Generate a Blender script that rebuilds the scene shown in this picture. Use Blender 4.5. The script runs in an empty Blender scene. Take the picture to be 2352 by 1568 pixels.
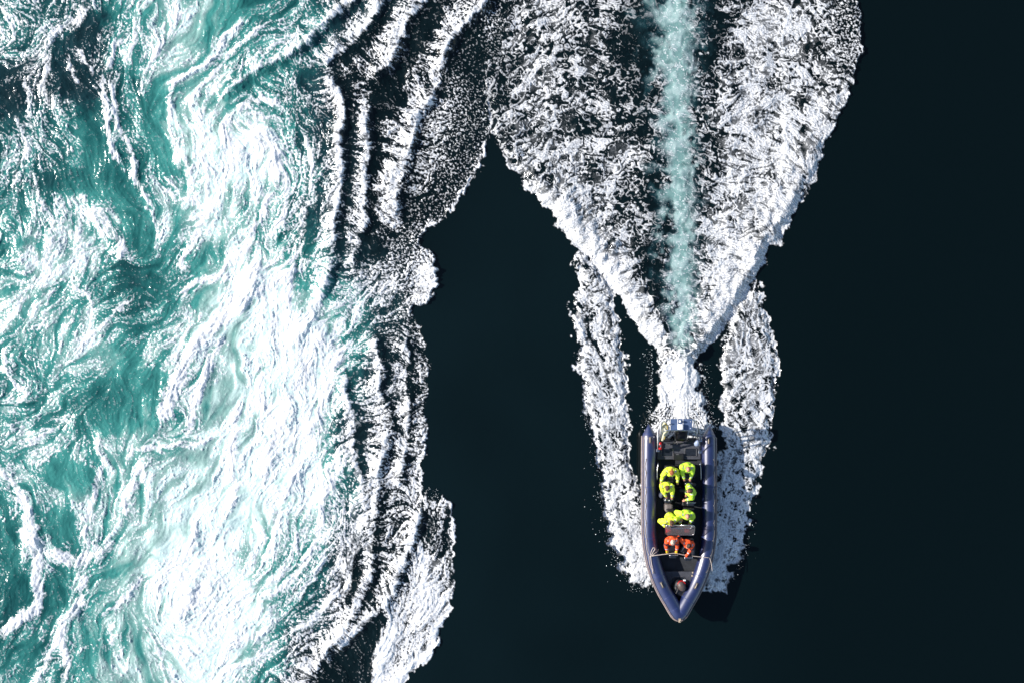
import bpy, bmesh, math, random
import numpy as np
from mathutils import Vector, Matrix

SC = bpy.context.scene
COL = SC.collection

# ---------------------------------------------------------------- camera, light, exposure
CAM_H = 40.0
cam_data = bpy.data.cameras.new("camera")
cam = bpy.data.objects.new("camera", cam_data); COL.objects.link(cam)
cam_data.sensor_fit = 'HORIZONTAL'; cam_data.sensor_width = 36.0
cam_data.lens = 36.0 * CAM_H / 40.96
cam_data.clip_start = 0.1; cam_data.clip_end = 20000
cam.location = (0, 0, CAM_H); cam.rotation_euler = (0, 0, 0)
SC.camera = cam

SUN_EL, SUN_AZ = math.radians(29.5), math.radians(171)
world = bpy.data.worlds.new("World"); SC.world = world; world.use_nodes = True
wn = world.node_tree.nodes; wl = world.node_tree.links
sky = wn.new("ShaderNodeTexSky"); sky.sky_type = 'NISHITA'; sky.sun_disc = False
sky.sun_elevation = SUN_EL; sky.sun_rotation = math.radians(90) - SUN_AZ
sky.air_density = 1.0; sky.dust_density = 0.6
bg = wn["Background"]; bg.inputs["Strength"].default_value = 0.10
wl.new(sky.outputs[0], bg.inputs["Color"])
sd = bpy.data.lights.new("sun", 'SUN'); sd.energy = 5.0; sd.angle = math.radians(0.5); sd.color = (1.0, 0.93, 0.87)
sun = bpy.data.objects.new("sun", sd); COL.objects.link(sun)
sv = Vector((math.cos(SUN_EL) * math.cos(SUN_AZ), math.cos(SUN_EL) * math.sin(SUN_AZ), math.sin(SUN_EL)))
sun.rotation_euler = sv.to_track_quat('Z', 'Y').to_euler(); sun.location = (-30, 8, 30)
SC.view_settings.view_transform = 'Standard'; SC.view_settings.look = 'None'
SC.view_settings.exposure = 0.6; SC.view_settings.gamma = 1.0; SC.view_settings.use_curve_mapping = False
SC.render.engine = 'CYCLES'
SC.cycles.max_bounces = 5; SC.cycles.diffuse_bounces = 2; SC.cycles.glossy_bounces = 3
SC.cycles.transmission_bounces = 4; SC.cycles.transparent_max_bounces = 6
SC.cycles.use_adaptive_sampling = True; SC.cycles.adaptive_threshold = 0.02
SC.cycles.sample_clamp_indirect = 4.0

# ---------------------------------------------------------------- helpers
def mat(name, color, rough=0.5, metal=0.0, spec=0.5, noise=0.0, nscale=8.0, bump=0.0, bscale=30.0, coat=0.0, rough_var=0.0):
    m = bpy.data.materials.new(name); m.use_nodes = True
    nt = m.node_tree; p = nt.nodes["Principled BSDF"]
    p.inputs["Base Color"].default_value = (*color, 1); p.inputs["Roughness"].default_value = rough
    p.inputs["Metallic"].default_value = metal; p.inputs["Specular IOR Level"].default_value = spec
    if coat: p.inputs["Coat Weight"].default_value = coat; p.inputs["Coat Roughness"].default_value = 0.33; p.inputs["Coat IOR"].default_value = 1.6
    tc = nt.nodes.new("ShaderNodeTexCoord")
    if noise or rough_var:
        n = nt.nodes.new("ShaderNodeTexNoise"); n.inputs["Scale"].default_value = nscale; n.inputs["Detail"].default_value = 5
        nt.links.new(tc.outputs["Object"], n.inputs["Vector"])
        if noise:
            r = nt.nodes.new("ShaderNodeValToRGB")
            r.color_ramp.elements[0].position = 0.3; r.color_ramp.elements[1].position = 0.7
            r.color_ramp.elements[0].color = (*[max(0, c * (1 - noise)) for c in color], 1)
            r.color_ramp.elements[1].color = (*[min(1, c * (1 + noise)) for c in color], 1)
            nt.links.new(n.outputs["Fac"], r.inputs[0]); nt.links.new(r.outputs[0], p.inputs["Base Color"])
        if rough_var:
            mr = nt.nodes.new("ShaderNodeMapRange"); mr.inputs["To Min"].default_value = max(0, rough - rough_var); mr.inputs["To Max"].default_value = min(1, rough + rough_var)
            nt.links.new(n.outputs["Fac"], mr.inputs["Value"]); nt.links.new(mr.outputs[0], p.inputs["Roughness"])
    if bump:
        n2 = nt.nodes.new("ShaderNodeTexNoise"); n2.inputs["Scale"].default_value = bscale; n2.inputs["Detail"].default_value = 4
        nt.links.new(tc.outputs["Object"], n2.inputs["Vector"])
        b = nt.nodes.new("ShaderNodeBump"); b.inputs["Strength"].default_value = bump; b.inputs["Distance"].default_value = 0.02
        nt.links.new(n2.outputs["Fac"], b.inputs["Height"]); nt.links.new(b.outputs[0], p.inputs["Normal"])
    return m

def tag(o, label=None, cat=None, group=None, kind=None):
    if label: o["label"] = label
    if cat: o["category"] = cat
    if group: o["group"] = group
    if kind: o["kind"] = kind
    return o
# ---------------------------------------------------------------- chart of the water (image coordinates)
V_LEFT = [(1080, -300), (1100, -60), (1112, 60), (1116, 200), (1122, 300), (1135, 320), (1150, 350), (1165, 375), (1185, 400), (1205, 425), (1225, 445), (1240, 470), (1260, 482), (1270, 510), (1290, 535), (1312, 562), (1340, 580), (1363, 597), (1381, 632), (1413, 675), (1438, 707), (1463, 743), (1483, 782), (1497, 800), (1515, 815), (1523, 830)]
V_RIGHT = [(1930, -300), (1960, -60), (1969, 0), (1974, 50), (1971, 120), (1963, 175), (1950, 213), (1930, 270), (1900, 330), (1886, 375), (1862, 425), (1834, 475), (1813, 521), (1796, 531), (1804, 556), (1769, 569), (1757, 605), (1736, 645), (1716, 680), (1688, 722), (1653, 762), (1643, 778), (1613, 812), (1602, 830)]
VWAKE = V_LEFT + V_RIGHT[::-1]
CALM_EDGE = [(1105, 380), (1080, 425), (1050, 460), (1020, 505), (985, 525), (965, 550), (963, 565), (985, 585), (998, 620), (1001, 660), (990, 690), (970, 705), (952, 702), (962, 740), (972, 784), (984, 840), (984, 884), (978, 940), (984, 1004), (971, 1049), (969, 1100), (968, 1134), (985, 1150), (1010, 1158), (1019, 1120), (1023, 1148), (1038, 1176), (1044, 1231), (1043, 1272), (1038, 1321), (1036, 1352), (1034, 1389), (1023, 1409), (1013, 1437), (1011, 1464), (998, 1492), (983, 1518), (958, 1535), (939, 1553), (925, 1575), (915, 1640)]
RAPIDS = [(-500, -300), (1130, -300), (1130, 100), (1124, 300), (1112, 335)] + CALM_EDGE + [(900, 1800), (-500, 1800)]
BAND_LEFT = [(1345, 575), (1316, 572), (1320, 590), (1306, 606), (1328, 617), (1338, 642), (1335, 657), (1320, 680), (1314, 695), (1322, 717), (1311, 747), (1328, 762), (1318, 786), (1336, 804), (1329, 819), (1318, 846), (1335, 861), (1337, 896), (1345, 947), (1354, 967), (1361, 997), (1370, 1039), (1375, 1062), (1377, 1097), (1385, 1137), (1396, 1174), (1402, 1245), (1424, 1280), (1437, 1311), (1452, 1339), (1472, 1347), (1500, 1345), (1530, 1340), (1530, 1180), (1480, 1160), (1468, 1120), (1461, 1097), (1448, 1047), (1443, 971), (1436, 896), (1438, 834), (1430, 790), (1426, 746), (1410, 700), (1420, 660)]
BAND_RIGHT = [(1690, 690), (1746, 648), (1753, 690), (1761, 717), (1770, 743), (1771, 771), (1784, 800), (1788, 821), (1788, 861), (1778, 877), (1783, 909), (1779, 947), (1774, 994), (1776, 1024), (1753, 1047), (1748, 1075), (1739, 1097), (1734, 1140), (1723, 1166), (1717, 1200), (1711, 1227), (1709, 1262), (1696, 1289), (1672, 1302), (1678, 1328), (1661, 1348), (1670, 1361), (1639, 1360), (1610, 1355), (1600, 1200), (1640, 1150), (1645, 1072), (1659, 1009), (1655, 959), (1650, 900), (1650, 846), (1655, 796), (1672, 740)]
JET = [(1519, 800), (1523, 835), (1514, 875), (1506, 915), (1497, 950), (1488, 985), (1520, 1010), (1600, 1010), (1634, 985), (1626, 955), (1613, 915), (1606, 870), (1604, 830), (1612, 800)]

CRESTS = [
 dict(pts=[(985, -40), (976, 0), (933, 42), (920, 75), (910, 110), (888, 155), (853, 176)], wl=40, wr=30, h=.40),
 dict(pts=[(1140, -40), (1113, 12), (1063, 62), (1028, 100), (1013, 150), (1000, 187), (992, 225), (960, 260), (948, 310), (938, 350), (926, 400), (914, 440), (912, 480), (918, 525)], wl=46, wr=16, b=.22, a=.55, h=.42),
 dict(pts=[(890, -40), (870, 0), (858, 32), (825, 75), (800, 105), (763, 132), (745, 150)], wl=30, wr=18, a=.35, h=.30),
 dict(pts=[(830, -40), (808, 0), (775, 25), (728, 62), (700, 95), (658, 125), (620, 142), (588, 160), (560, 183), (525, 212), (505, 240)], wl=20, wr=14, a=.30, b=.34, h=.32),
 dict(pts=[(748, 152), (753, 187), (778, 212), (786, 250), (785, 287), (778, 312), (780, 350), (785, 392), (783, 430), (775, 467), (769, 512), (768, 547), (765, 592), (753, 630), (743, 662), (723, 717), (693, 767), (668, 820)], wl=28, wr=15, a=.30, b=.38, h=.30),
 dict(pts=[(838, 215), (838, 262), (836, 295), (848, 330), (842, 370), (838, 405), (833, 467), (838, 512), (823, 542), (813, 580), (800, 620)], wl=26, wr=16, a=.32, b=.36, h=.26),
 dict(pts=[(838, 745), (860, 790), (870, 834), (878, 859), (873, 897), (888, 939), (890, 972), (888, 1009), (876, 1059), (870, 1109), (861, 1159), (858, 1200), (853, 1252), (852, 1302), (833, 1352), (813, 1402), (788, 1447), (750, 1489), (723, 1532), (688, 1575), (660, 1620)], wl=26, wr=13, a=.34, b=.36, h=.30),
 dict(pts=[(925, 770), (935, 821), (930, 859), (935, 904), (938, 934), (933, 984), (928, 1034), (920, 1084), (914, 1127), (962, 1165)][:-2] + [(912, 1120)], wl=22, wr=9, a=.38, b=.34, h=.24),
 dict(pts=[(963, 1165), (960, 1189), (948, 1227), (930, 1277), (908, 1332), (895, 1369), (863, 1402), (828, 1432), (800, 1464), (770, 1500)], wl=26, wr=12, a=.36, b=.30, h=.30),
 dict(pts=[(800, 830), (795, 900), (812, 960), (812, 1020), (826, 1080), (838, 1130), (842, 1177), (828, 1240), (806, 1290), (800, 1340), (770, 1400)], wl=22, wr=12, a=.20, b=.30, h=.18),
 dict(pts=[(1000, 600), (1003, 640), (1001, 665), (988, 694)], wl=40, wr=4, a=.4, b=0, h=.12),
]
# width, strength, height, points
STREAKS = [
 (6, .9, .10, [(232, 162), (235, 212), (244, 250), (244, 287), (252, 317), (260, 350), (277, 380)]),
 (5, .8, .08, [(312, 50), (310, 87), (297, 125), (290, 150)]),
 (5, .8, .08, [(292, 77), (262, 107), (252, 140), (247, 165)]),
 (6, .8, .10, [(270, 160), (255, 200), (260, 230), (265, 275), (277, 300), (295, 332), (302, 362), (307, 404), (322, 437), (340, 462), (355, 492), (361, 525), (360, 555), (352, 592)]),
 (6, .75, .08, [(440, 0), (400, 57), (370, 110), (350, 142), (327, 175), (325, 205), (335, 240)]),
 (4, .6, .06, [(390, 0), (395, 30), (372, 60), (350, 90)]),
 (5, .8, .10, [(588, 37), (550, 60), (507, 95), (495, 137), (425, 175), (400, 197), (390, 225), (395, 262), (390, 295), (400, 325), (420, 350), (432, 382), (445, 420), (462, 445)]),
 (5, .75, .08, [(640, 40), (565, 95), (532, 125), (495, 170), (462, 212), (420, 240)]),
 (5, .7, .08, [(700, 60), (640, 100), (590, 130), (560, 150), (515, 190), (470, 235)]),
 (12, .55, .12, [(200, -20), (185, 42), (140, 65), (100, 107), (75, 137), (15, 170)]),
 (5, .7, .06, [(52, 187), (62, 212), (70, 250), (66, 280)]),
 (5, .6, .05, [(150, 120), (160, 162), (180, 205)]),
 (5, .6, .05, [(175, 107), (187, 140), (207, 162), (220, 185)]),
 (14, .5, .15, [(20, 20), (50, 60), (90, 90), (110, 140), (95, 200), (120, 240), (140, 290)]),
 (12, .85, .25, [(205, 468), (222, 490), (237, 505), (252, 532), (270, 545), (281, 572), (267, 603)]),
 (7, .7, .10, [(160, 527), (177, 550), (185, 582), (178, 620)]),
 (8, .7, .10, [(155, 610), (112, 632), (72, 657), (55, 692), (25, 735), (-10, 758)]),
 (4, .6, .05, [(137, 655), (117, 692), (105, 730), (95, 762)]),
 (6, .75, .08, [(292, 687), (275, 710), (237, 747), (200, 782), (170, 815)]),
 (5, .7, .08, [(165, 630), (175, 662), (207, 682), (212, 712), (205, 745)]),
 (8, .85, .12, [(520, 407), (495, 460), (462, 505), (450, 540), (440, 567), (420, 600), (432, 640)]),
 (7, .8, .10, [(600, 550), (582, 562), (537, 592), (512, 630), (470, 645), (450, 652), (425, 672), (410, 702)]),
 (16, .95, .25, [(610, 590), (588, 617), (550, 680), (512, 730), (475, 765), (445, 796), (430, 821), (415, 859), (400, 896), (387, 934), (375, 959), (365, 989)]),
 (5, .75, .06, [(370, 425), (390, 442), (407, 457), (442, 452), (460, 440)]),
 (4, .7, .06, [(385, 407), (400, 430), (415, 450)]),
 (11, .9, .15, [(520, 770), (505, 796), (482, 834), (462, 884), (445, 939), (437, 979), (425, 1009)]),
 (5, .8, .08, [(10, 790), (15, 821), (20, 859), (37, 884), (60, 904), (45, 921), (0, 934)]),
 (8, .7, .10, [(170, 962), (125, 981), (87, 1004), (60, 1020)]),
 (5, .75, .08, [(232, 999), (227, 1029), (237, 1049)]),
 (7, .8, .10, [(250, 1036), (245, 1064), (225, 1096), (220, 1134), (205, 1169), (195, 1200), (192, 1227), (187, 1262)]),
 (6, .8, .10, [(297, 1064), (307, 1039), (330, 1029), (375, 1024), (425, 1019), (475, 1011), (512, 1001)]),
 (8, .8, .12, [(322, 1049), (335, 1071), (325, 1104), (295, 1134), (292, 1169), (285, 1200)]),
 (10, .9, .16, [(-10, 1070), (25, 1101), (45, 1126), (57, 1151), (67, 1174), (62, 1210), (50, 1247)]),
 (12, .9, .16, [(67, 1174), (80, 1230), (84, 1280), (84, 1327), (87, 1389), (60, 1412), (25, 1439), (-10, 1468)]),
 (15, .85, .16, [(265, 1235), (235, 1262), (205, 1275), (175, 1289), (142, 1279), (110, 1262)]),
 (10, .85, .14, [(195, 1297), (190, 1352), (175, 1402), (155, 1430), (150, 1477), (155, 1527), (147, 1580)]),
 (6, .8, .08, [(205, 1360), (175, 1400), (150, 1440), (120, 1502), (95, 1545), (80, 1590)]),
 (6, .75, .08, [(330, 1315), (300, 1357), (270, 1385), (250, 1402), (225, 1424)]),
 (7, .7, .08, [(258, 1427), (262, 1452), (255, 1477), (240, 1500)]),
 (5, .7, .08, [(275, 1452), (285, 1480), (282, 1512), (300, 1560)]),
 (4, .65, .06, [(215, 1483), (195, 1492), (175, 1512)]),
 (6, .85, .08, [(330, 1425), (348, 1452), (362, 1472), (390, 1494), (430, 1502), (475, 1489), (550, 1469), (600, 1450), (660, 1410)]),
 (5, .8, .08, [(365, 1480), (372, 1527), (390, 1555), (405, 1590)]),
 (26, 1.0, .35, [(392, 1412), (420, 1388), (455, 1365), (495, 1337)]),
 (7, .75, .08, [(640, 1480), (600, 1500), (540, 1530), (500, 1560)]),
 (6, .8, .10, [(470, 235), (462, 290), (480, 330), (470, 370), (500, 410)]),
 (18, .95, .25, [(560, 300), (600, 320), (625, 345), (640, 380), (620, 400)]),
 (9, .9, .15, [(540, 250), (520, 300), (545, 340), (530, 380), (520, 410)]),
 (9, .85, .12, [(640, 240), (620, 230), (575, 235), (545, 255)]),
 (8, .85, .10, [(650, 390), (660, 450), (640, 520), (600, 560)]),
 (7, .8, .10, [(690, 300), (712, 350), (715, 420), (700, 480), (690, 560), (670, 620), (665, 700), (650, 780)]),
 (6, .8, .08, [(600, 420), (615, 470), (590, 520), (570, 590), (560, 640)]),
 (9, .85, .12, [(700, 610), (650, 640), (600, 665), (560, 700), (540, 730)]),
 (9, .9, .14, [(640, 700), (620, 760), (600, 840), (595, 900), (625, 960), (600, 1020)]),
 (12, .95, .20, [(760, 740), (720, 800), (690, 870), (660, 930), (640, 1000), (610, 1060), (590, 1120)]),
 (9, .9, .14, [(800, 770), (770, 840), (745, 900), (730, 960), (690, 1010), (660, 1060)]),
 (9, .9, .14, [(560, 900), (545, 960), (540, 1020), (530, 1080), (535, 1140), (515, 1200)]),
 (8, .85, .12, [(700, 1040), (670, 1100), (640, 1160), (625, 1240), (590, 1300)]),
 (9, .9, .14, [(780, 1000), (772, 1080), (745, 1150), (735, 1220), (700, 1290), (650, 1350), (600, 1390)]),
 (7, .8, .10, [(820, 1200), (800, 1270), (790, 1310), (760, 1370), (715, 1420), (660, 1460)]),
 (6, .8, .10, [(760, 1180), (752, 1240), (735, 1300), (700, 1350), (655, 1400)]),
 (5, .7, .08, [(690, 1210), (670, 1270), (640, 1330), (600, 1370)]),
 (8, .85, .12, [(450, 1180), (440, 1250), (400, 1290), (370, 1330), (345, 1380)]),
 (7, .8, .10, [(520, 1290), (480, 1290), (430, 1310), (390, 1340)]),
 (5, .7, .08, [(30, 260), (60, 330), (40, 380), (20, 440)]),
 (9, .6, .12, [(60, 420), (100, 470), (120, 520), (110, 580), (60, 620)]),
 (6, .9, .10, [(1113, 318), (1111, 345), (1103, 383), (1079, 427), (1048, 462), (1018, 506), (983, 527), (963, 552)]),
 (6, .8, .10, [(1121, 318), (1135, 335), (1152, 362), (1188, 410), (1228, 455), (1262, 495), (1292, 540)]),
 (5, .9, .10, [(984, 985), (976, 1030), (969, 1090), (965, 1130)]),
 (6, 1., .10, [(1019, 1112), (1023, 1140), (1036, 1172), (1042, 1225), (1041, 1272), (1036, 1330)]),
 (16, 1., .22, [(1034, 1360), (1026, 1395), (1010, 1435), (1000, 1475), (975, 1510), (945, 1535), (915, 1570), (890, 1600)]),
 (14, 1., .18, [(905, 1420), (890, 1470), (875, 1530), (865, 1600)]),
 (9, .9, .12, [(960, 1240), (975, 1300), (970, 1350), (985, 1400)]),
 # white columns inside the wake
 (8, .55, .10, [(1800, -20), (1806, 60), (1800, 130), (1808, 200), (1798, 260), (1806, 320), (1790, 400), (1770, 470)]),
 (6, .45, .08, [(1728, 120), (1722, 200), (1730, 280), (1712, 380), (1700, 470), (1690, 560)]),
 (5, .4, .08, [(1765, 0), (1752, 100), (1760, 190), (1752, 300), (1742, 380)]),
 (6, .5, .08, [(1698, 280), (1668, 420), (1668, 560), (1640, 640)]),
 (13, 1., .12, [(1559, 990), (1561, 955), (1565, 900), (1572, 850), (1560, 825)]),
 (8, .9, .10, [(1514, 940), (1522, 890), (1530, 850), (1540, 820)]),
 (8, .9, .10, [(1616, 950), (1603, 900), (1596, 860), (1600, 825)]),
 (5, .9, .06, [(1745, 760), (1768, 800), (1752, 860), (1745, 930), (1740, 1000), (1715, 1090)]),
 (6, .9, .08, [(1430, 800), (1430, 880), (1436, 960), (1440, 1040), (1455, 1110)]),
 (6, .8, .08, [(1380, 870), (1395, 960), (1405, 1060), (1420, 1150), (1450, 1250)]),
]
POOLS = [
 (.60, [(217, 32), (282, 27), (240, 60), (200, 85), (175, 100), (130, 115), (150, 90), (190, 70)]),
 (.60, [(130, 125), (150, 125), (162, 165), (180, 215), (142, 226), (130, 190)]),
 (.55, [(168, 150), (198, 172), (203, 200), (184, 212)]),
 (.60, [(10, 200), (50, 190), (62, 240), (57, 275), (12, 300), (0, 250)]),
 (.75, [(175, 225), (223, 212), (238, 250), (250, 325), (272, 390), (300, 442), (330, 480), (352, 517), (352, 587), (332, 592), (300, 555), (275, 492), (240, 440), (215, 392), (185, 300)]),
 (.65, [(345, 235), (372, 185), (385, 190), (382, 240), (376, 300), (392, 345), (412, 400), (380, 400), (345, 330), (330, 270)]),
 (.75, [(495, -10), (590, -10), (570, 30), (510, 70), (450, 120), (425, 105), (440, 60)]),
 (.60, [(97, 400), (187, 392), (217, 412), (235, 437), (222, 455), (185, 447), (140, 442), (102, 430)]),
 (.60, [(277, 635), (317, 620), (358, 612), (360, 630), (372, 655), (350, 667), (300, 662)]),
 (.45, [(70, 545), (90, 555), (15, 592), (0, 600), (0, 575)]),
 (.60, [(445, 597), (478, 572), (483, 630), (460, 643)]),
 (.60, [(472, 665), (520, 650), (500, 690), (465, 715), (442, 705)]),
 (.85, [(218, 884), (250, 862), (300, 848), (375, 862), (402, 882), (384, 930), (360, 976), (312, 988), (250, 990), (215, 974), (208, 934)]),
 (.35, [(230, 800), (300, 790), (330, 840), (240, 860)]),
 (.60, [(120, 1062), (160, 1058), (215, 1085), (215, 1120), (190, 1145), (140, 1130), (110, 1090)]),
 (.55, [(45, 1477), (95, 1464), (100, 1489), (75, 1532), (50, 1514)]),
 (.40, [(10, 1200), (45, 1190), (45, 1300), (75, 1380), (15, 1420)]),
 (.40, [(110, 1170), (150, 1180), (175, 1230), (120, 1245), (95, 1210)]),
 (.35, [(100, 1310), (160, 1300), (155, 1390), (105, 1420)]),
 (.50, [(250, 1290), (300, 1275), (320, 1290), (260, 1320), (235, 1330)]),
 (1.3, [(845, 1410), (880, 1412), (880, 1460), (872, 1514), (858, 1551), (850, 1620), (700, 1620), (735, 1562), (768, 1520), (808, 1464), (828, 1437)]),
 (.40, [(490, 720), (560, 710), (560, 800), (520, 850), (500, 800)]),
 (.55, [(470, 920), (520, 860), (560, 860), (530, 940), (480, 980)]),
 (.55, [(420, 1040), (470, 1030), (490, 1055), (465, 1070), (430, 1062)]),
 (.45, [(500, 1130), (560, 1120), (600, 1160), (560, 1220), (520, 1190)]),
 (.50, [(330, 1300), (420, 1250), (450, 1200), (400, 1200), (350, 1240)]),
 (.35, [(600, 870), (660, 850), (640, 920), (610, 940)]),
 (.55, [(700, 480), (730, 470), (725, 560), (700, 600), (690, 540)]),
 (.5, [(690, 640), (715, 620), (712, 690), (690, 740), (675, 700)]),
 (.4, [(798, 835), (860, 850), (850, 870), (800, 870)]),
 (.5, [(812, 990), (840, 980), (836, 1100), (818, 1100)]),
 (.9, [(808, 1225), (828, 1228), (826, 1330), (803, 1380), (800, 1300)]),
 (.35, [(975, 1180), (1005, 1180), (1000, 1280), (970, 1260)]),
 (.55, [(860, 195), (905, 200), (935, 215), (925, 250), (880, 270), (850, 240)]),
 (.55, [(940, 20), (1010, 10), (1000, 60), (985, 90), (940, 110), (925, 80)]),
 (.5, [(848, 340), (880, 350), (885, 390), (855, 395)]),
 (.5, [(845, 540), (890, 550), (880, 600), (845, 590)]),
 (.35, [(660, 150), (745, 160), (745, 200), (690, 200)]),
 (.35, [(1845, 210), (1860, 200), (1862, 300), (1850, 300)]),
 (.5, [(1842, 400), (1858, 395), (1860, 450), (1846, 455)]),
 (.4, [(1760, 400), (1790, 395), (1800, 440), (1770, 440)]),
 (.5, [(1475, 560), (1510, 560), (1522, 700), (1500, 700)]),
]
PATCHES = [  # width, cover, height, solid, points
 (22, .35, .0, .0, [(1515, 985), (1560, 1000), (1610, 985)]),
 (24, .35, .10, 0, [(1030, 170), (1045, 200), (1030, 240)]),
 (60, .12, .06, 0, [(570, 330), (560, 450), (600, 600)]),
 (90, .14, .06, 0, [(700, 780), (660, 900), (640, 1050), (630, 1180), (560, 1320), (470, 1400)]),
 (34, .8, .06, .45, [(962, 605), (975, 640), (965, 675)]),
 (30, .30, .06, 0, [(900, 640), (850, 680), (800, 720)]),
 (60, .25, .05, 0, [(980, 1380), (920, 1480), (890, 1560)]),
 (30, .25, .10, 0, [(60, 1250), (90, 1240)]),
 (30, .30, .10, 0, [(1560, 900), (1565, 860), (1565, 800)]),
 (22, .30, .10, 0, [(1640, 1180), (1660, 1240), (1630, 1330)]),
]
FLOWS = [
 (90, [(120, 420), (160, 520), (170, 620)]),
 (90, [(60, 700), (150, 640), (260, 620), (380, 640)]),
 (80, [(560, 230), (620, 250), (680, 330), (660, 420), (600, 520), (560, 640)]),
 (90, [(740, 800), (660, 960), (620, 1120), (600, 1250)]),
 (90, [(780, 1180), (720, 1320), (600, 1430), (470, 1450), (380, 1400)]),
 (90, [(60, 1200), (90, 1350), (60, 1500)]),
 (60, [(1015, 1200), (1010, 1300), (985, 1420), (930, 1520)]),
 (50, [(1350, 700), (1390, 900), (1420, 1100), (1480, 1300)]),
 (50, [(1750, 700), (1730, 900), (1700, 1100), (1650, 1300)]),
 (60, [(980, 560), (900, 620), (820, 690)]),
]
COVER = [
 [6, 6, 5, 5, 4, 2, 4, 5, 5, 5, 4, 3],
 [6, 5, 3, 5, 4, 4, 5, 6, 5, 6, 4, 3],
 [4, 4, 2, 4, 3, 5, 6, 6, 4, 5, 5, 3],
 [5, 5, 1, 4, 4, 6, 7, 6, 5, 5, 6, 4],
 [7, 4, 1, 4, 5, 7, 7, 6, 5, 7, 6, 5],
 [5, 5, 5, 2, 4, 6, 6, 6, 5, 5, 5, 4],
 [5, 7, 7, 3, 4, 6, 5, 5, 6, 7, 8, 0],
 [4, 5, 5, 4, 3, 5, 5, 7, 7, 7, 6, 0],
 [5, 4, 4, 3, 4, 5, 6, 8, 7, 5, 5, 0],
 [6, 6, 1, 1, 4, 4, 6, 8, 6, 5, 5, 0],
 [7, 7, 3, 2, 4, 5, 7, 8, 6, 6, 5, 0],
 [4, 4, 3, 4, 5, 6, 7, 8, 6, 6, 4, 0],
 [3, 4, 4, 4, 5, 6, 8, 7, 6, 6, 7, 0],
 [3, 4, 3, 4, 6, 8, 8, 5, 5, 7, 8, 0],
 [3, 4, 4, 4, 7, 8, 6, 5, 6, 8, 9, 0],
 [4, 4, 4, 4, 4, 5, 5, 7, 6, 9, 6, 0],
 [4, 4, 4, 4, 4, 4, 5, 7, 4, 9, 5, 0]]
TEAL = [
 [3, 3, 3, 5, 6, 6, 5, 4, 2, 1, 0, 0],
 [3, 3, 2, 4, 6, 5, 5, 3, 1, 0, 0, 0],
 [2, 2, 2, 4, 6, 6, 5, 3, 0, 0, 0, 0],
 [3, 3, 4, 4, 6, 8, 7, 4, 1, 0, 0, 0],
 [4, 3, 4, 4, 5, 8, 8, 4, 1, 0, 0, 0],
 [5, 4, 5, 5, 6, 8, 7, 3, 1, 0, 0, 0],
 [4, 6, 6, 3, 5, 7, 7, 4, 2, 1, 0, 0],
 [6, 6, 5, 4, 5, 7, 7, 6, 4, 2, 0, 0],
 [5, 5, 5, 4, 5, 7, 8, 8, 5, 1, 0, 0],
 [5, 5, 4, 4, 5, 7, 8, 9, 3, 1, 0, 0],
 [5, 5, 4, 5, 6, 8, 8, 8, 2, 0, 0, 0],
 [5, 5, 5, 6, 7, 8, 9, 8, 3, 0, 0, 0],
 [4, 5, 5, 6, 8, 8, 9, 6, 2, 0, 0, 0],
 [4, 4, 5, 7, 9, 9, 8, 5, 1, 0, 0, 0],
 [4, 4, 6, 7, 9, 9, 7, 4, 0, 0, 0, 0],
 [5, 4, 6, 7, 7, 7, 5, 1, 0, 0, 0, 0],
 [5, 4, 6, 7, 7, 7, 4, 0, 0, 0, 0, 0]]
# ---------------------------------------------------------------- sea surface
# Image coordinates of the chart below: 1 unit = 0.0174 m, origin at the top-left corner of the image.
CH = 0.01741452
DX = 0.025
X0, X1, Y0, Y1 = -24.5, 23.0, -16.0, 16.0

def chart_to_world(px, py):
    return px * CH - 20.48, 13.655 - py * CH

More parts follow.
